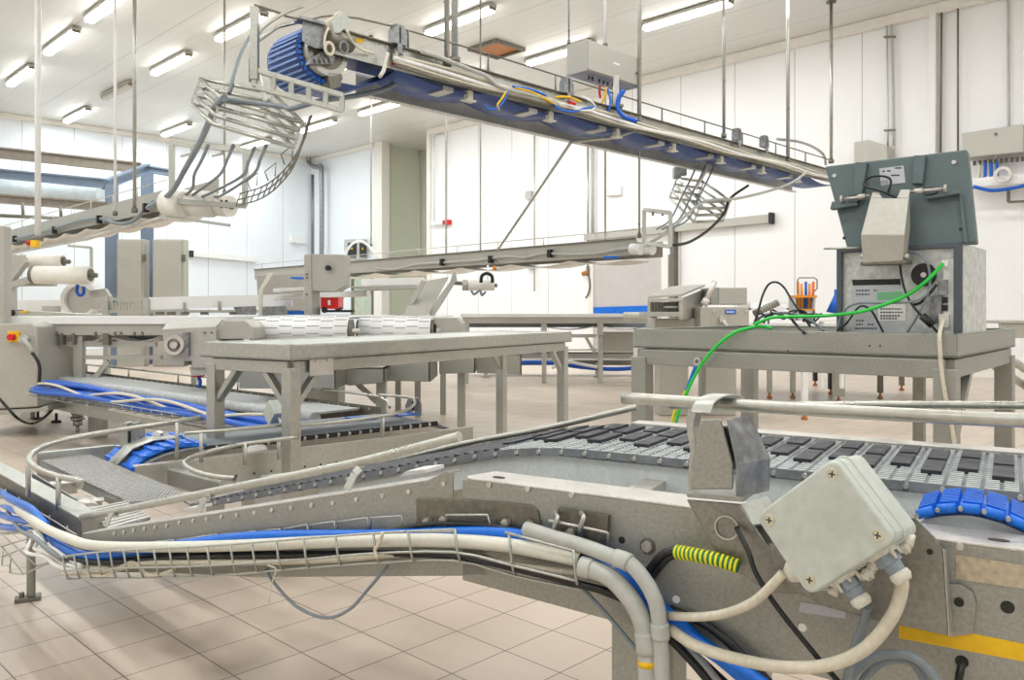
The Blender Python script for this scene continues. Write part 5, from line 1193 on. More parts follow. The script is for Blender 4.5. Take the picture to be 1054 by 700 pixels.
# ------------------------------------------------------------ gantry and cabinets at the left back
def gan(name, label, m, pts, h, d=.12):
    def f(g):
        for a, b in zip(pts, pts[1:]):
            A_, B_ = PY(*a), PY(*b); g.beam(A_, B_, d*.25, h*.9); g.beam(A_+V((0,0,h/2)), B_+V((0,0,h/2)), d, .03); g.beam(A_-V((0,0,h/2)), B_-V((0,0,h/2)), d, .03)
    return one(name, m, label, 'beam', f)
gan('gantry_beam', 'brown grey upper gantry beam running in from the left edge under the ceiling', BROWNST, [(-20,155,15),(145,173,15.5)], .17)
gan('gantry_beam', 'blue painted gantry beam below the brown one, with angled end', BLUESTEEL, [(-20,177,14.6),(108,189,14.2)], .14)
gan('gantry_beam', 'short blue gantry beam joining the two long ones at an angle', BLUESTEEL, [(108,190,14.2),(152,173,15.5)], .14)
gan('gantry_beam', 'blue beam stub running right behind the rectangular frame', BLUESTEEL, [(152,174,15.5),(176,178,15.6)], .1)
gan('gantry_beam', 'lower brown beam in the row at the left edge over the white duct', BROWNST, [(-20,203,14),(112,213,13.9)], .13)
one('pipe_rail', STEELD, 'thin dark pipe rail below the lower brown beam at the left', 'pipe', lambda g: (g.cyl(PY(-20,221,13.6), PY(68,225,13.6), .03, 8), g.cyl(PY(23,209,13.6), PY(24,224,13.6), .025, 8), g.cyl(PY(62,212,13.6), PY(63,224,13.6), .025, 8)))
one('air_duct', mat('pale_duct', (214,226,232), .1, .4), 'pale round air duct behind the blue gantry beams', 'duct', lambda g: g.cyl(PY(-30,190,16.5), PY(104,199,16.5), .2, 24))
for x, y0_, l, Y in ((115,190,'left blue grey gantry post',14.2),(151.5,178,'right blue grey gantry post between the steel cabinets',14.6)):
    one('gantry_post', BLUESTEEL, l, 'post', lambda g: (g.beam(PY(x,y0_,Y), V((PY(x,y0_,Y).x,Y,0)), .03, .1), g.beam(PY(x,y0_,Y)-V((.045,0,0)), V((PY(x,y0_,Y).x-.045,Y,0)), .02, .14), g.beam(PY(x,y0_,Y)+V((.045,0,0)), V((PY(x,y0_,Y).x+.045,Y,0)), .02, .14)))
for x0_, x1_, l in ((119,147,'left one of the two beige steel cabinets standing by the left wall'),(156,188,'right one of the two beige steel cabinets standing by the left wall')):
    t = Thing('steel_cabinet', l, 'cabinet'); a, b = PY(x0_,246,13.9), PY(x1_,247.5,13.9)
    g = t.part('body', PAINT, bevel=.01); g.box(((a.x+b.x)/2, 14.05, a.z/2), (b.x-a.x, .22, a.z)); g = t.part('door', PAINT, bevel=.006); g.box(((a.x+b.x)/2, 13.93, a.z/2+.05), (b.x-a.x-.06, .03, a.z-.16))
    for z in (a.z*.25, a.z*.85): g = t.part('hinge', STEELD); g.box((b.x+.01, 13.92, z), (.05,.05,.12))
    t.done()

# ------------------------------------------------------------ fittings on the walls
def wplate(name, label, cat, m, pts, k=-.02, th=None, plane=WR, bevel=0):
    return one(name, m, label, cat, lambda g: g.slab([plane.at(x, y, k) for x, y in pts], -plane.n3*(.05 if th is None else th)), bevel=bevel)
def drail(label, pl, a, b, m=PAINT):
    t = Thing('door_rail', label, 'rail'); g = t.part('rail', m); g.slab([pl.at(x, y, 0) for x, y in a], -pl.n3*.12); g = t.part('end_cap', BLACK, label='dark end cap'); g.slab([pl.at(x, y, 0) for x, y in b], -pl.n3*.14); t.done()
drail('long pale sliding door rail on the right wall', WR, ((605,241),(795,221),(795,229.5),(605,248)), ((795,219.5),(797.5,219.2),(797.5,230.5),(795,231)))
g = G(); g.slab([WR.at(x, y, 0) for x, y in ((613,266),(683,262),(683,366),(613,371))], -WR.n3*.05); struct('door_1', g, mat('grey_lilac_door', (196,190,188), 0, .45, .04))
g = G()
for pts in (((608,266),(613,266),(613,371),(608,371.5)),((683,262),(690,262),(690,366),(683,366))): g.slab([WR.at(x, y, 0) for x, y in pts], -WR.n3*.08)
struct('trim_9', g, TRIM)
wplate('kick_strip', 'bright blue strip across the foot of the grey sliding door', 'strip', BLUEH, ((608,316.5),(668,314.5),(668,323),(608,325)), -.055, .02)
wplate('wall_post', 'dark grey upright post right of the grey sliding door', 'post', STEELD, ((694,235),(698,234.6),(698,366),(694,366)), -.0, .14)
wplate('wall_box', 'small white exit lamp box on the right wall', 'box', WHITE, ((626,193),(641,191.5),(641,201),(626,202)), 0, .08, bevel=.01)
wplate('wall_box', 'small white alarm box with red side by the corner', 'box', WHITE, ((447,228),(458,227.4),(458,231.5),(447,232)), 0, .1)
wplate('alarm_beacon', 'tiny red alarm beacon by the corner', 'beacon', RED, ((459,227),(465,226.5),(465,231),(459,231.5)), 0, .1)
for x, y, l in ((546,201,'upper'),(548,273,'lower')): wplate('wall_socket', '%s small grey socket on the white wall left of the door' % l, 'socket', CONDUIT, ((x-3,y-4),(x+3,y-4.3),(x+3,y+4),(x-3,y+4.3)), 0, .08)
t = Thing('wall_valve', 'brass valve with hose hanging on the white wall by the door', 'valve'); g = t.part('valve', COPPER); g.cyl(WR.at(600,282,-.1), WR.at(606,280,-.1), .05, 8); g = t.part('body', STEELD); g.cyl(WR.at(605,274,-.1), WR.at(605,284,-.1), .035, 8); g = t.part('hose', STEELD); g.tube(cr([WR.at(x,y,-.1) for x, y in ((606,284),(607,293),(606,301),(603,307))], 4), .018, 6); t.done()
def wpipe(label, pts, r, plane=WR, m=PIPE, k=-.08): return one('wall_pipe', m, label, 'pipe', lambda g: g.tube(cr([plane.at(x, y, k) for x, y in pts], 4) if len(pts) > 2 else [plane.at(x, y, k) for x, y in pts], r, 8))
wpipe('left one of two wall pipes running down to the sliding door', [(605,142),(605,275)], .02); wpipe('right one of two wall pipes running down to the sliding door', [(610,144),(610,242)], .03, m=CONDUIT)
wpipe('slim wall pipe with socket left of the door', [(550,130),(550,300)], .015)
wpipe('thin looped wall wire near the corner', [(447,228),(447,150),(448,140),(458,139),(459,150),(459,226)], .012)
wpipe('bluish wall pipe bending along the ceiling at the right', [(960,-6),(945,0),(925,6),(918,9),(917.5,30),(919,90),(920,150)], .022, m=CONDUIT)
wpipe('grey wall pipe beside the bluish one at the right', [(912.5,-8),(913,60),(914,158)], .015)
wpipe('dark grey wall pipe right of the white column', [(969.5,-20),(968,160)], .016, m=STEELD)
wpipe('second dark grey wall pipe right of the white column', [(986,-20),(986,158)], .014, m=STEELD)
wpipe('bent bluish pipe coming down to the wall duct at the far right', [(1028,-14),(1036,-2),(1038,8),(1038,60),(1038.5,140)], .02, m=CONDUIT)
for y, l in ((38,'upper'),(134,'lower')): wplate('pipe_clamp', '%s clamp across the paired wall pipes' % l, 'clamp', STEELD, ((911,y),(922,y-.8),(922,y+.8),(911,y+1.6)), -.06, .06)
wplate('wall_column', 'bright white cable column on the right wall', 'column', WHITE, ((959,10),(966,8),(965,230),(958,230)), 0, .12)
wplate('wall_box', 'beige box on the wall behind the top of the display terminal', 'box', PAINT, ((887,149),(902,147),(921,153),(921,175),(887,175)), -.05, .3, bevel=.01)
t = Thing('wall_cabinet', 'long pale grey wall duct box at the right edge with blue cables below', 'cabinet')
g = t.part('body', PAINT, bevel=.01); g.slab([WR.at(x, y, -.05) for x, y in ((998,141),(1060,132),(1060,160),(999,166))], -WR.n3*.35)
g = t.part('gland_row', STEELD); 
for i in range(10): p = WR.at(1003+i*5.5, 166-i*.5, -.25); g.cyl(p, p-V((0,0,.06)), .022, 6)
for x, y in ((1025,138),(1025,162)): g = t.part('lid_screw', STEELD); p = WR.at(x, y, -.4); g.cyl(p, p-WR.n3*.02, .02, 8)
t.done()
for i, (x, x2) in enumerate(((1008,1000),(1014,1001),(1020,1003),(1026,1006))):
    one('cable', (BLUEC if i else CREAM), '%s cable dropping from the wall duct box at the right edge' % ('pale','first blue','second blue','third blue')[i], 'cable', lambda g: g.tube(cr([WR.at(a_, b_, -.25) for a_, b_ in ((x,167),(x,176),(x-2,184),(x2-6,187+i*.6))], 4), .022, 7))
t = Thing('cable_shelf', 'pale cable shelf with dark drooping cable under the wall duct box', 'shelf'); g = t.part('shelf', WHITE); g.slab([WR.at(x, y, -.1) for x, y in ((1000,187),(1060,181),(1060,191),(1000,195))], -WR.n3*.3)
g = t.part('cable', BLUEC); g.tube(cr([WR.at(x, y, -.45) for x, y in ((1002,192),(1020,196),(1040,194),(1058,190))], 4), .025, 7); g = t.part('reel', STEELB); p = WR.at(1033,180,-.45); g.ring(p, p-WR.n3*.05, .11, .07, 20)
g = t.part('bracket', STEELD); g.beam(WR.at(1038,196,-.1), WR.at(1038,208,-.1), .03, .03); g.beam(WR.at(1038,208,-.1), WR.at(1058,207,-.1), .03, .03); t.done()
# left and back walls
drail('pale sliding door rail on the left wall behind the cabinets', WL, ((197,258),(262,265),(262,270),(197,264)), ((194.5,258),(197,258.2),(197,265),(194.5,264.6)), WHITE)
wplate('wall_box', 'small white box with side cable on the back left wall', 'box', WHITE, ((298,243),(313,244.5),(313,251),(298,250)), 0, .12, WL, .01)
wpipe('blue grey drain pipe with offset elbow near the back corner', [(318,160),(318,167),(322,171),(329,173),(331,180),(331,290)], .07, WB, GALV, -.25)
wpipe('thin pipe left of the blue grey drain pipe', [(322,180),(322,262)], .05, WL, GALV, -.1)
for i, (x0_, x1_) in enumerate(((358,368),(370,378))):
    t = Thing('switch_box', '%s black fronted switch box with yellow mark on the back wall' % ('left','right')[i], 'switch box'); g = t.part('body', CONDUIT); g.slab([WB.at(x, y, 0) for x, y in ((x0_,247),(x1_,246.5),(x1_,266),(x0_,266.5))], -WB.n3*.12)
    g = t.part('front', BLACK); g.slab([WB.at(x, y, -.125) for x, y in ((x0_+1,250),(x1_-1,249.5),(x1_-1,264),(x0_+1,264.5))], -WB.n3*.03); g = t.part('mark', YEL); p = WB.at((x0_+x1_)/2-.5, 256, -.16); g.cyl(p, p-WB.n3*.02, .03, 8); t.done()
one('cable', WHITE, 'white hose arching in front of the black switch boxes', 'hose', lambda g: g.tube(cr([PY(x, y, 13) for x, y in ((353,266),(357,258),(364,250),(373,249),(381,255),(388,266))], 5), .02, 8))
g = G(); 
for pts in (((363,279),(365,279),(365,325),(363,325)),((384,278.5),(386,278.5),(386,325),(384,325)),((363,279),(386,278.5),(386,280.5),(363,281)),((363,300),(386,300),(386,301),(363,301))): g.slab([WB.at(x, y, 0) for x, y in pts], -WB.n3*.06)
struct('window_1', g, STEELD)
g = G(); g.slab([WB.at(x, y, 0) for x, y in ((365,281),(384,280.5),(384,325),(365,325))], -WB.n3*.02); o = struct('window_2', g, GLASS)
# ------------------------------------------------------------ machines in the middle distance
def fb(g, x0, y0, x1, y1, Y, d):
    """an upright block whose front is the given rectangle at distance Y, d deep"""
    a = PY(x0, y1, Y); b = PY(x1, y0, Y); g.box(((a.x+b.x)/2, Y+d/2, (a.z+b.z)/2), (abs(b.x-a.x), d, abs(b.z-a.z))); return g
def fs(g, pts, Y, d): return g.slab([PY(x, y, Y) for x, y in pts], (0, d, 0))
# switch cabinet at the left edge
YL = 6.1
t = Thing('machine_cabinet', 'big grey machine cabinet with red emergency switch at the left edge', 'cabinet')
g = bd = t.part('body', PAINT, bevel=.012); fs(g, ((-40,334),(30,332),(38,336),(39,419),(-40,423)), YL, .6)
t.part('post', PAINT, bevel=.004, label='tall upright post'); fb(g, -8, 232, 4, 334, YL+.1, .1)
g = t.part('base_frame', STEEL, bevel=.004); fs(g, ((-40,424),(39,420),(49,417),(49,423),(-40,431)), YL+.02, .6)
g = sw = t.part('emergency_switch', YEL, label='yellow plate with red knob', bevel=.002); fb(g, 8, 341, 19, 352, YL-.02, .02)
g = t.part('knob', RED, sw); p = PY(13.5,347,YL-.02); g.cyl(p, p-V((0,.04,0)), .024, 16)
g = t.part('socket', CONDUIT); p = PY(27,349,YL); g.cyl(p, p-V((0,.05,0)), .03, 14); g.tube(cr([p-V((0,.04,0)), PY(29,355,YL-.06), PY(33,363,YL-.05)], 3), .016, 8)
for x, y in ((39,430),(58,433)): g = t.part('foot', BLACK); p = PZ(x, y+2, 0); g.cyl(p, p+V((0,0,.02)), .04, 10); g.cyl(p, p+V((0,0,.08)), .012, 8)
t.done()
one('cable', BLACK, 'black cable from the cabinet socket down its side', 'cable', lambda g: g.tube(cr([PY(x, y, YL-.05) for x, y in ((32,362),(38,370),(41,380),(40,400),(41,410))], 4), .012, 7))
one('cable', BLACK, 'black cable sagging on the floor before the left machine cabinet', 'cable', lambda g: g.tube(cr([PY(-6,404,5.7), PY(8,420,5.7), PY(20,432,5.8), PZ(33,436,.02), PY(45,430,6.2), PY(60,415,6.4), PY(70,405,6.5)], 4), .010, 7))
# table height conveyor, left half
Y1 = 6.35
t = Thing('belt_conveyor', 'table height conveyor with white belt edge running right from the left machine cabinet', 'conveyor')
g = t.part('belt', WHITE, label='white belt'); fb(g, 6, 326, 232, 333.5, Y1-.02, .75)
g = t.part('side_plate', PAINT, bevel=.003); fb(g, 36, 333.5, 232, 345, Y1, .02)
g = t.part('lower_frame', PAINT); fb(g, 45, 352, 160, 357, Y1+.05, .04); fb(g, 84, 366, 165, 370, Y1+.05, .05)
sg = t.part('return_belt', WBELT, label='white ribbed return belt sagging between supports')
for xa, xb in ((38,62),(76,107),(112,165)):
    pr = [PY(xa+(xb-xa)*i/10, 347+(6 if xb-xa > 30 else 4.5)*4*(i/10)*(1-i/10), Y1+.06) for i in range(11)]; sg.strip(pr, V((0,.6,0)), .012)
ch = t.part('belt_underside', BELTG, sg, 'slate grey strip below the side plate'); fb(ch, 39, 345, 62, 349, Y1+.3, .3); fb(ch, 112, 346, 165, 351, Y1+.3, .3)
for x in (63,75,107,110): g = t.part('support_bracket', STEELD); fb(g, x-1.5, 343, x+1.5, 355, Y1-.01, .05)
for x in (45,58,98,118,124,138,146): g = t.part('support_clip', STEELD); fb(g, x-1, 341.5, x+1, 346, Y1-.01, .02)
lg = t.part('leg', STEEL, bevel=.004, label='leg with stepped round foot'); fb(lg, 75, 345, 84.5, 421, Y1+.02, .06)
f = t.part('foot', STEEL, lg); p = PY(80,421,Y1+.05)
for a_, b_, r_ in ((421,426,.05),(426,429,.042),(429,432,.052),(432,438,.036),(438,446,.012)): f.cyl(PY(80,a_,Y1+.05), PY(80,b_,Y1+.05), r_, 14)
g = t.part('brace', STEEL); g.beam(PY(112,372,Y1+.05), PY(87,402,Y1+.05), .03, .04); g.beam(PY(45,404,Y1+.3), PY(76,421,Y1+.3), .03, .03)
t.done()
# gear housing
t = Thing('gear_housing', 'angular grey drive housing with round handle left of the white belt rolls', 'housing')
YH_ = 5.2
g = t.part('front_box', PAINT, bevel=.006); fs(g, ((167,342),(222,338),(222,350),(225,351),(225,379),(197,379),(197,372),(190,372),(189,377),(170,377)), YH_, .5)
g = t.part('sloping_cover', PAINT, bevel=.004, label='paler sloping cover'); g.slab([PY(167,342,YH_), PY(222,339,YH_), PY(230,331,YH_+.35), PY(173,333,YH_+.35)], (0,0,.02))
g = t.part('end_plate', PAINT, bevel=.004); fs(g, ((222,349),(222,340),(230,330),(252,330),(260,337),(261,349)), YH_+.05, .45)
h = t.part('hand_wheel', STEELB, label='bright hand wheel'); p = PY(182,355,YH_); h.ring(p-V((0,.05,0)), p-V((0,.02,0)), .062, .042, 24); h.cyl(p, p-V((0,.055,0)), .022, 14)
g = t.part('mount_strip', GALV); fb(g, 188, 342, 194, 367, YH_-.03, .03)
g = t.part('lower_tab', PAINT); fs(g, ((195,378),(213,378),(212,386),(197,387)), YH_+.02, .2)
g = t.part('rivets', STEELD)
for x in (211,218): p = PY(x, 342.5, YH_); g.cyl(p, p-V((0,.006,0)), .008, 8)
t.done()
one('red_connector', RED, 'red plug hanging below the drive housing', 'connector', lambda g: fs(g, ((197,387),(204,384),(207,381),(209,385),(208,388),(199,388)), YH_+.1, .05))
one('cable', BLUEC, 'short blue cable below the red plug', 'cable', lambda g: g.tube(cr([PY(204,387,YH_+.12), PY(206,393,YH_+.12), PY(205,399,YH_+.12)], 3), .012, 7))
# twin white belt rolls
for i, (x0, x1, l) in enumerate(((263,360,'left'),(371,444,'right'))):
    t = Thing('belt_conveyor', '%s one of the two white modular belts curling over their ends behind the long table' % l, 'conveyor'); Yd = 5.6+.3*i
    c0, c1 = PY(x0, 341, Yd), PY(x1, 341-i*.5, Yd)
    r = .092; z = c0.z; ax = V((c1.x-c0.x,0,0)); pr = [V((c0.x, Yd+2.2, z+r))]+[V((c0.x, Yd-r*math.sin(math.radians(a)), z+r*math.cos(math.radians(a)))) for a in range(0, 181, 15)]+[V((c0.x, Yd+2.2, z-r))]
    b = t.part('belt', WHITE, label='white modular belt'); b.strip(pr, ax, .01)
    sm_ = t.part('module_joints', mat('joint_grey_%s' % l, (150,156,164)), b, 'stepped grey module joints')
    for a in (12, 42, 72, 100):
        n_ = int(ax.length/.085)
        for j in range(n_):
            an = math.radians(a+(3.5 if j % 2 else -3.5)); p = V((c0.x+(j+.5)*ax.length/n_, Yd-(r+.0104)*math.sin(an), z+(r+.0104)*math.cos(an))); sm_.box(p, (ax.length/n_*.9, .003, .005))
    g = t.part('end_disc', STEELD, label='dark shaft end')
    for p in (c0-V((.02,0,0)), c1+V((.0,0,0))): g.cyl(p, p+V((.02,0,0)), r*.9, 20)
    g = t.part('shaft', STEELB); g.cyl(c0-V((.08,0,0)), c1+V((.07,0,0)), .02, 10)
    g = t.part('body', PAINT, label='grey body below the belt'); g.box(((c0.x+c1.x)/2, Yd+1.2, z-.17), (ax.length, 2.0, .08))
    for dx in (.05, ax.length-.05):
        g = t.part('leg', STEEL); g.box((c0.x+dx, Yd+1.6, (z-.2)/2), (.05,.05,z-.2))
    t.done()
t = Thing('end_cover', 'grey chamfered end cover right of the white belt rolls', 'cover'); g = t.part('cover', PAINT, bevel=.005); fs(g, ((446,327),(470,327),(476,333),(476,344),(446,344)), 5.9, .4); g = t.part('brush', BLACK); fb(g, 444, 334, 449, 344, 5.88, .06); t.done()
# fascia boxes hanging under the long table region
for i, (pts, Y, l) in enumerate((( ((246,371),(346,372),(346,400),(246,400)), 4.6,'leftmost dull grey fascia box under the long table'),(((335,378),(396,378),(396,394),(360,397),(335,392)),4.9,'bent grey chute box under the middle of the long table'),(((397,374),(443,371),(443,393),(397,392)),5.1,'dull grey box with dark edge under the long table'),(((452,368),(490,366),(489,384),(452,385)),5.6,'grey angled box right of the middle under the long table'),(((490,365),(537,364),(537,386),(491,384)),5.8,'rightmost grey box under the long table'))):
    t = Thing('fascia_box', l, 'steel box'); g = t.part('front', STEEL2, bevel=.004); fs(g, pts, Y, .012); g = t.part('top', STEEL2); g.slab([PY(pts[0][0],pts[0][1],Y), PY(pts[1][0],pts[1][1],Y), PY(pts[1][0],pts[1][1],Y)+V((0,.5,0)), PY(pts[0][0],pts[0][1],Y)+V((0,.5,0))], (0,0,-.01)); g = t.part('side', STEELD); q = PY(pts[1][0],pts[1][1],Y); g.slab([q, q+V((0,.5,0)), PY(pts[2][0],pts[2][1],Y)+V((0,.5,0)), PY(pts[2][0],pts[2][1],Y)], (-.01,0,0)); t.done()
t = Thing('support_stand', 'upright leg with slanting brace behind the long table', 'leg'); g = t.part('leg', STEEL, bevel=.003); fb(g, 387, 390, 397, 430, 5.0, .06); g = t.part('brace', STEEL); g.beam(PY(366,393,5.05), PY(388,414,5.05), .03, .03); t.done()
t = Thing('support_stand', 'slim upright stand beyond the low middle conveyor', 'leg'); g = t.part('leg', STEEL, bevel=.003); a = PY(475,384,5.8); g.box((a.x,5.8,a.z/2), (.055,.055,a.z)); g = t.part('foot', STEELD); g.cyl((a.x,5.8,0), (a.x,5.8,.02), .05, 10); t.done()
one('support_stand', STEEL, 'slim stand under the drive housing by the red plug', 'leg', lambda g: fb(g, 213, 379, 217, 400, 6.6, .04))
# white guide conveyor behind
Yg = 8.2
t = Thing('guide_conveyor', 'long white guide panel conveyor behind the table height conveyor at the left', 'conveyor')
g = gp = t.part('guide_panel', WHITE, label='long white guide panel'); fs(g, ((153,306),(240,304),(300,303),(300,315),(240,316),(153,319)), Yg, .04)
for q_ in ((105,305,111,325),(147,308,153,325),(188,311,190,321),(224,310,226,320)): g = t.part('upright', STEEL, bevel=.002); fb(g, *q_, Yg-.03, .06)
g = t.part('rail', STEEL); fb(g, 100, 319, 310, 322, Yg-.02, .1); fb(g, 98, 306.5, 152, 309, Yg-.02, .05)
g = t.part('roller_bank', SEAL, label='bank of cream rollers')
for i in range(7): g.cyl(PY(116.5+i*3.4,311,Yg+.05), PY(116.5+i*3.4,321.5,Yg+.05), .015, 8)
for x in (160,172,186,206,236): g = t.part('rail_block', STEELD); fb(g, x, 321, x+7, 324, Yg-.05, .05)
g = t.part('vent_panel', GALV); fs(g, ((240,316),(262,315),(262,324),(245,324)), Yg-.04, .05)
for x in (110, 200, 290):
    g = t.part('leg', STEEL); a = PY(x, 325, Yg+.1); g.box((a.x, Yg+.1, a.z/2), (.05,.05,a.z))
t.done()
# dish and rolls left
t = Thing('round_chute', 'round white rimmed steel chute beside the white rolls at the left', 'chute')
c = PY(81,309,9.2)
g = t.part('rim', WHITE, label='white rim'); g.ring(c, c+V((.0,.25,0)), .21, .165, 28); g = t.part('dish', STEEL); g.tube([c+V((0,.05,0)), c+V((0,.3,.0))], [.17,.05], 24); g = t.part('side_plate', PAINT, label='beige side plate'); fs(g, ((93,299),(108,297),(113,305),(113,318),(93,318)), 9.1, .06); t.done()
for x0, x1, y, r, Y, l in ((37,93,283,.098,8.9,'long white belt roll in front, at the left'),(29,65,269,.075,9.3,'shorter white belt roll behind and above the long one')):
    t = Thing('belt_roll', l, 'belt roll'); g = t.part('roll', WBELT); g.cyl(PY(x0,y,Y), PY(x1,y+.5,Y), r, 24); g = t.part('end_disc', STEELD); g.cyl(PY(x0-4,y,Y), PY(x0,y,Y), r*.95, 20); g.cyl(PY(x1,y,Y), PY(x1+1,y,Y), r*.7, 16); g = t.part('shaft', STEELD); g.cyl(PY(x0-7,y,Y), PY(x1+7,y+.5,Y), .025, 8); t.done()
t = Thing('roll_stand', 'angular steel stand carrying the white belt rolls at the left edge', 'stand'); g = t.part('plate', PAINT); fs(g, ((2,275),(20,262),(26,270),(8,294),(2,298)), 9.0, .1); g = t.part('arm', STEEL); fs(g, ((5,292),(30,284),(34,289),(8,297)), 8.9, .1); fb(g, 7, 291.5, 55, 294.5, 9.1, .08); g = t.part('upright', STEEL); g.beam(PY(14,262,9.1), V((PY(14,262,9.1).x,9.1,0)), .05, .05); g.beam(PY(94,255,9.05), PY(94,290,9.05), .025, .025); g.beam(PY(70,253,9.05), PY(94,255,9.05), .025, .025); t.done()
one('white_cover', WHITE, 'low white cover plate behind the left conveyor, beside the round chute', 'cover', lambda g: fs(g, ((5,309),(60,308.5),(62,322),(5,321)), 9.6, .5))
t = Thing('narrow_conveyor', 'narrow grey infeed with yellow mark at the far left, table height', 'conveyor'); g = t.part('rail', STEEL, bevel=.003); fs(g, ((6,320),(30,320),(100,324),(100,326),(6,325)), 7.6, .2); g = t.part('end_wheel', BLACK); p = PY(9,322,7.55); g.cyl(p, p+V((0,.2,0)), .03, 14); g = t.part('yellow_mark', YEL); fb(g, 21, 320, 28, 322, 7.58, .02); g = t.part('box', PAINT); fb(g, 43, 315, 57, 322, 7.8, .1)
g = t.part('leg', STEEL); a = PY(50,325,7.7); g.box((a.x,7.7,a.z/2), (.04,.04,a.z)); t.done()
t = Thing('push_button', 'yellow push button box with red head under the suspended conveyor at the left', 'button'); g = t.part('housing', YEL); fb(g, 31, 247, 37, 254.5, 9.0, .08); g = t.part('head', RED); g.cyl(PY(28,250,9.04), PY(31,250,9.04), .028, 12); t.done()
one('hose', BLUEC, 'dark blue hose loop hanging over the round chute', 'hose', lambda g: g.tube(cr([PY(x, y, 9.0) for x, y in ((80,293),(79,300),(82,304),(86,302),(86,295))], 4), .018, 7))
# head cabinet
YC = 7.4
t = Thing('control_cabinet', 'beige control head with black knob standing behind the long table', 'control cabinet')
g = hd = t.part('head', PAINT, bevel=.008, label='chamfered head'); fs(g, ((319.5,261.5),(354,262),(354,294),(345,300),(321,300),(319.5,328)), YC, .3)
g = t.part('column', PAINT, bevel=.006, label='darker side column'); fs(g, ((313,262),(320,261.5),(321,328),(313,328)), YC-.02, .34)
g = t.part('knob', BLACK, hd); p = PY(338.5,276,YC); g.cyl(p, p-V((0,.05,0)), .024, 14); g = t.part('key_switch', STEELD); 
for y in (282.5,286,303): p = PY(316,y,YC-.02); g.cyl(p, p-V((0,.02,0)), .009, 8)
g = t.part('base', PAINT); fb(g, 313, 324, 372, 328, YC, .4); a = PY(330,328,YC); g.box((a.x,YC+.2,a.z/2), (.3,.3,a.z)); t.done()
t = Thing('plastic_crate', 'red plastic crate with white slot behind the control head', 'crate'); g = t.part('body', RED); (fb(g, 330, 306, 348, 318, 9.6, .02), fb(g, 330, 306, 331.5, 318, 9.62, .3), fb(g, 346.5, 306, 348, 318, 9.62, .3), fb(g, 330, 305.6, 348, 307, 9.58, .34), fb(g, 330,316.5,348,318,9.62,.3)); g = t.part('slot', WHITE); fb(g, 337.5, 309, 340, 314, 9.57, .01); t.done()
one('open_tool', BLACK, 'flat black tool lying before the red crate', 'tool', lambda g: (fb(g, 331, 319, 363, 321.5, 7.6, .1), g.cyl(PY(334,319,7.6), PY(334,319,7.75), .03, 10), fb(g, 345, 318, 350, 320, 7.6, .1)))
for pts, Y, m, n, l in ((((330,299.5),(377,299),(377,305),(330,306)),8.4,WHITE,'white_guide','white guide bar beside the control head'),(((355,295),(428,293),(430,297),(377,299)),8.2,PAINT,'support_rail','grey rail under the white belt right of the control head'),(((372,287.5),(435,285.5),(436,293),(372,294)),8.6,WHITE,'white_belt_end','white flat belt end right of the control head'),
      (((281,297),(313,295.5),(313,299),(281,301)),7.8,WHITE,'white_guide','short white guide bar left of the control head'),(((281,305),(313,302.5),(313,308),(281,309)),7.9,WHITE,'white_guide','lower white guide bar left of the control head'),(((276,281),(282,281),(270,300),(268,325),(265.5,325),(266,299)),7.5,SEAL,'bent_tube','bent pale tube left of the control head'),
      (((296,320),(313,320),(313,324),(296,324)),8.0,BLUEH,'blue_block','flat blue block left of the control head'),(((299,285),(312,285),(312,287),(299,287)),8.2,BLUEH,'blue_strip','thin blue strip left of the control head'),(((270,316),(290,315),(297,324),(270,325)),8.1,GALV,'machine_cover','low rounded steel cover left of the control head'),(((264,284),(312,281),(312,324),(266,324)),9.2,PAINT,'machine_housing','grey machine side housing behind the guides')):
    one(n, m, l, n.replace('_', ' '), lambda g: fs(g, pts, Y, .25 if n != 'bent_tube' else .04), bevel=.004)
# inclined chute
t = Thing('slide_chute', 'steel slide chute leaning down to the left in the middle distance', 'chute')
Yc = 7.2
g = t.part('bed', PAINT, label='smooth bed'); g.slab([PY(434,290,Yc+.35), PY(462,285,Yc+.35), PY(440,325,Yc), PY(414,325,Yc)], (0,.02,.0))
g = t.part('side_wall', STEEL, bevel=.003); fs(g, ((434,288),(438,290),(419,325),(414,325)), Yc+.1, .05)
g = t.part('side_wall', STEEL, bevel=.003, label='right side wall with raised tip'); fs(g, ((466,281),(469,279.5),(470,288),(447,325),(442,325),(442,318),(463,290)), Yc+.1, .05)
g = t.part('support', STEEL); a = PY(430,325,Yc+.1); g.box((a.x,Yc+.1,a.z/2), (.05,.05,a.z)); t.done()
t = Thing('belt_roll', 'cream spiral belt roll with hose loops right of the slide chute', 'belt roll'); g = t.part('roll', WBELT); g.cyl(PY(482,293.5,8.2), PY(509,293.5,8.2), .055, 20); g = t.part('end_disc', STEEL); g.cyl(PY(476,293.5,8.2), PY(482,293.5,8.2), .056, 20); g = t.part('shaft', STEELD); g.cyl(PY(464,291,8.2), PY(512,294,8.2), .02, 8)
g = t.part('hose_loop', BLACK); g.tube(cr([PY(x, y, 8.1) for x, y in ((495,291),(496,284),(501,281.5),(506,284),(507,291))], 4), .018, 7); g = t.part('hose_loop', GREYC, label='grey hose loop below'); g.tube(cr([PY(x, y, 8.1) for x, y in ((485,299),(488,303),(494,299),(496,304),(500,300))], 4), .012, 7)
g = t.part('hanger', STEEL); g.beam(PY(502,273,8.3), PY(502,289,8.2), .02, .02); g = t.part('orange_knob', ORANGE); g.cyl(PY(507,276,8.2), PY(511,276,8.2), .022, 10); t.done()
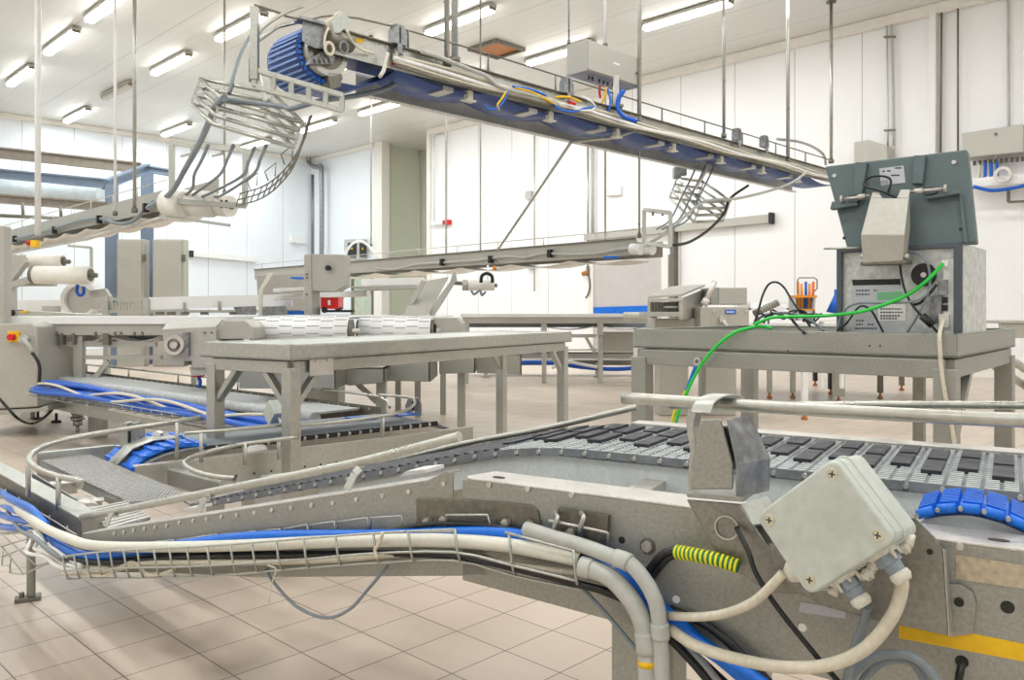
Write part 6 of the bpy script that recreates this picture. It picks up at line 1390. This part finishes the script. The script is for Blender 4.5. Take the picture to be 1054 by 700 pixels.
# right middle conveyor
Ym = 10.6
t = Thing('belt_conveyor', 'table height conveyor with white belt in front of the blue strip door', 'conveyor')
g = t.part('belt', WHITE, label='white belt top'); fb(g, 474, 323, 642, 326.5, Ym-.02, .6)
g = t.part('side_plate', PAINT, bevel=.003); fb(g, 476, 326.5, 675, 333, Ym, .03)
g = t.part('roller', SEAL, label='cream end roller'); g.cyl(PY(642,325,Ym-.3), PY(670,325,Ym-.3), .045, 16)
g = t.part('roller_shaft', STEELD); g.cyl(PY(670,325,Ym-.3), PY(676,325,Ym-.3), .035, 12)
sg = t.part('return_belt', WHITE, label='white sagging return belt')
for xa, xb in ((560,612),(622,672)):
    sg.strip([PY(xa+(xb-xa)*i/10, 336.5+5*4*(i/10)*(1-i/10)*.7, Ym+.05) for i in range(11)], V((0,.5,0)), .012)
g = t.part('slate_strip', BELTG, label='slate grey strip below the side plate'); fb(g, 478, 333, 672, 337, Ym+.2, .3)  # solid grey strip between side plate and return belt
for x in (480, 560, 618, 668):
    g = t.part('leg', STEEL, bevel=.004); fb(g, x-3, 333, x+3, 345, Ym, .06); a = PY(x, 345, Ym+.1); g.box((a.x, Ym+.1, a.z/2), (.06,.06,a.z))
g = t.part('lower_rail', STEEL); fb(g, 579, 344, 614, 347.5, Ym+.05, .06); g = t.part('brace', STEEL); g.beam(PY(603,347,Ym+.08), PY(612,363,Ym+.08), .04, .04)
t.done()
t = Thing('low_conveyor', 'long low conveyor with blue cable near the floor under the far conveyor', 'conveyor')
g = t.part('side_plate', STEEL, bevel=.003); fb(g, 470, 364, 652, 369, 11.6, .03); g = t.part('edge_chain', STEELD); fb(g, 470, 362.5, 652, 364.2, 11.58, .04); g = t.part('lower_plate', STEELD); fb(g, 470, 371, 652, 376, 11.8, .4)
g = t.part('guard_rail', PIPE); g.cyl(PY(470,360,11.5), PY(652,360,11.5), .012, 6)
for x in (500, 615):
    g = t.part('leg', STEEL); a = PY(x, 374, 11.7); g.box((a.x, 11.7, a.z/2), (.06,.06,a.z)); g.cyl((a.x,11.7,0), (a.x,11.7,.03), .06, 10)
t.done()
one('cable', BLUEC, 'blue cable running along the far low conveyor near the floor', 'cable', lambda g: g.tube(cr([PY(x, y, 11.3) for x, y in ((532,374),(545,373),(570,374),(600,378),(630,380),(652,379))], 4), .03, 7))
one('cable', WHITE, 'white cable arching on the far low conveyor near the floor', 'cable', lambda g: g.tube(cr([PY(x, y, 11.2) for x, y in ((568,379),(575,375),(586,372.5),(598,375),(615,378))], 4), .022, 7))
one('machine_housing', PAINT, 'plain beige machine housing under the far conveyor beside the right table', 'panel', lambda g: fb(g, 617, 342, 652, 362, 10.9, .3), bevel=.005)
# machine behind the right table
Yr = 6.6
t = Thing('slicing_machine', 'steel machine with sloping hood, open front and blue label behind the right table', 'machine')
g = hd = t.part('hood', PAINT, bevel=.004, label='sloping hood'); g.slab([PY(667,307,Yr), PY(702,305,Yr), PY(726,295,Yr+.7), PY(690,297,Yr+.7)], (0,0,.02))
g = t.part('hood_side', PAINT, bevel=.003); g.slab([PY(702,307,Yr), PY(726,297,Yr+.7), PY(722,327,Yr+.7), PY(703,329,Yr)], (-.01,0,0)); fb(g, 667, 307, 703, 310.5, Yr-.01, .03); fb(g, 667, 307, 669.5, 325, Yr, .03); fb(g, 699, 310, 703, 329, Yr-.005, .03)
g = t.part('interior_bars', STEELD, label='dark bars inside the hood'); fb(g, 669, 311, 700, 322, Yr+.4, .02)
for i in range(9): fb(g, 671+i*3, 311, 672+i*3, 321, Yr+.1, .02)
g = t.part('infeed_bed', STEEL); fb(g, 668, 321, 700, 326, Yr-.1, .5); fb(g, 684, 315, 700, 317, Yr+.05, .05)
g = t.part('lower_body', PAINT, bevel=.005, label='lower body with blue label'); fb(g, 721, 316, 771, 341, Yr+.1, .5); fb(g, 674, 328, 722, 342, Yr+.3, .4)
lb_ = t.part('blue_label', BLUEH, g); fb(lb_, 746.5, 319, 757.5, 323, Yr+.09, .008); lw = t.part('lettering', WHITE, lb_)
for i in range(6): fb(lw, 747.8+i*1.4, 320.4, 748.7+i*1.4, 321.9, Yr+.085, .004)
g = t.part('rear_box', PAINT, bevel=.006, label='raised grey box'); fb(g, 740, 296, 769, 313.5, Yr+.3, .4); g = t.part('box_side', STEEL2); fb(g, 732, 296, 740, 313.5, Yr+.31, .4)
g = t.part('lever', STEELB, label='bright cylinder lever'); g.cyl(PY(726,312,Yr-.02), PY(736,289,Yr-.02), .022, 12); g.cyl(PY(724,314,Yr-.02), PY(728,308,Yr-.02), .032, 12)
g = t.part('tap', STEELB); p = PY(742,329,Yr+.1); g.cyl(p, p-V((0,.07,0)), .028, 12); g.tube(cr([p-V((0,.05,.0)), PY(746,333,Yr+.03), PY(749,338,Yr+.03)], 3), .018, 8)
for x, y in ((734.5,320.5),(768,320)): g = t.part('bolt', STEELB); p = PY(x, y, Yr+.1); g.cyl(p, p-V((0,.012,0)), .012, 8)
t.done()
t = Thing('grip_handle', 'dark ribbed handle slanting up right of the machine', 'handle'); g = t.part('grip', STEELD); g.cyl(PY(776,323,6.2), PY(801,311.5,6.2), .026, 14); g = t.part('ribs', STEEL); 
for i in range(8): a = PY(783+i*2.3,319.6-i*1.06,6.2); b = PY(783.8+i*2.3,319.2-i*1.06,6.2); g.cyl(a, b, .028, 12)
t.done()
one('white_tray', WHITE, 'white tray beyond the cable heap, right of the machine', 'tray', lambda g: (fb(g, 771, 317, 812, 319, 7.4, .4), fb(g, 771, 311, 773, 319, 7.4, .4), fb(g, 810, 312, 812, 319, 7.4, .4), fb(g, 771, 311, 812, 319, 7.8, .02)))
one('steel_tub', PAINT, 'grey tub edge standing right of the computer housing', 'tub', lambda g: (fb(g, 1030, 330, 1090, 333, 6.0, .5), fb(g, 1030, 333, 1090, 348, 6.02, .03), fb(g, 1032, 333, 1036, 420, 6.1, .04)), bevel=.004)
one('wall_bench', WHITE, 'long white bench surface beyond the right table', 'bench', lambda g: (fb(g, 838, 329, 872, 331, 7.6, .4), fb(g, 845, 331, 848, 400, 7.7, .05), fb(g,866,331,869,400,7.7,.05)))
one('blue_bottle', BLUEC, 'dark blue bottle with steel cone left of the computer housing', 'bottle', lambda g: (g.cyl(PY(861,318,6.6), PY(861,298,6.6), .018, 10), g.cyl(PY(857,322,6.5), PY(860,304,6.5), .05, 12, .012)))
# machine seen under and beyond the right table
t = Thing('machine_table', 'long beige machine on many slim legs with amber feet, seen under the right table', 'machine'); g = t.part('body', PAINT, bevel=.01); g.box((3.3,8.9,.74), (2.6,1.6,.12), -.5); g = t.part('frame', STEEL); g.box((3.3,8.9,.66), (2.5,1.5,.05), -.5)
for k, (x, y, m, lb_) in enumerate(((792,410,STEEL,None),(816,410,STEEL,None),(828,432,WHITE,'white leg nearest the camera'),(839,397,BLACK,'black leg'),(855,406,BLACK,'black leg'),(863,414,PAINT,'broad beige leg'),(906,410,STEELD,None),(928,402,STEELD,None),(944,402,STEEL,None),(944,441,BLACK,'short leg with amber foot'))):
    p = PZ(x, y, 0); g = t.part('leg', m, label=lb_, bevel=.003); wd = .12 if k == 5 else .05; g.box((p.x, p.y, .39), (wd, .05, .66)) if k != 9 else g.box((p.x, p.y, .1), (.02,.02,.1)); f = t.part('foot', COPPER, g, 'amber foot'); f.cyl((p.x,p.y,0), (p.x,p.y,.025), .028 if k != 9 else .02, 10); f.cyl((p.x,p.y,.025), (p.x,p.y,.07), .013, 8)
t.done()
one('steel_bin', PAINT, 'pair of plain steel bins standing on the floor between the right table legs', 'bin', lambda g: [g.box((PZ(px, 428, 0).x, PZ(px, 428, 0).y+.15, .3), (wd, .3, .6), 0) for px, wd in ((694, .26), (742, .28))], bevel=.01)
t = Thing('tilted_rails', 'pair of round steel rails slanting down at the right edge behind the table', 'rails'); g = t.part('rail', PIPE); g.cyl(PY(1010,352,4.4), PY(1075,392,4.4), .022, 12); g = t.part('rail', PIPE, label='lower rail'); g.cyl(PY(1010,368,4.5), PY(1075,410,4.5), .022, 12); g = t.part('post', STEEL); a = PY(1066,392,4.45); g.box((a.x,4.45,a.z/2), (.05,.05,a.z)); t.done()
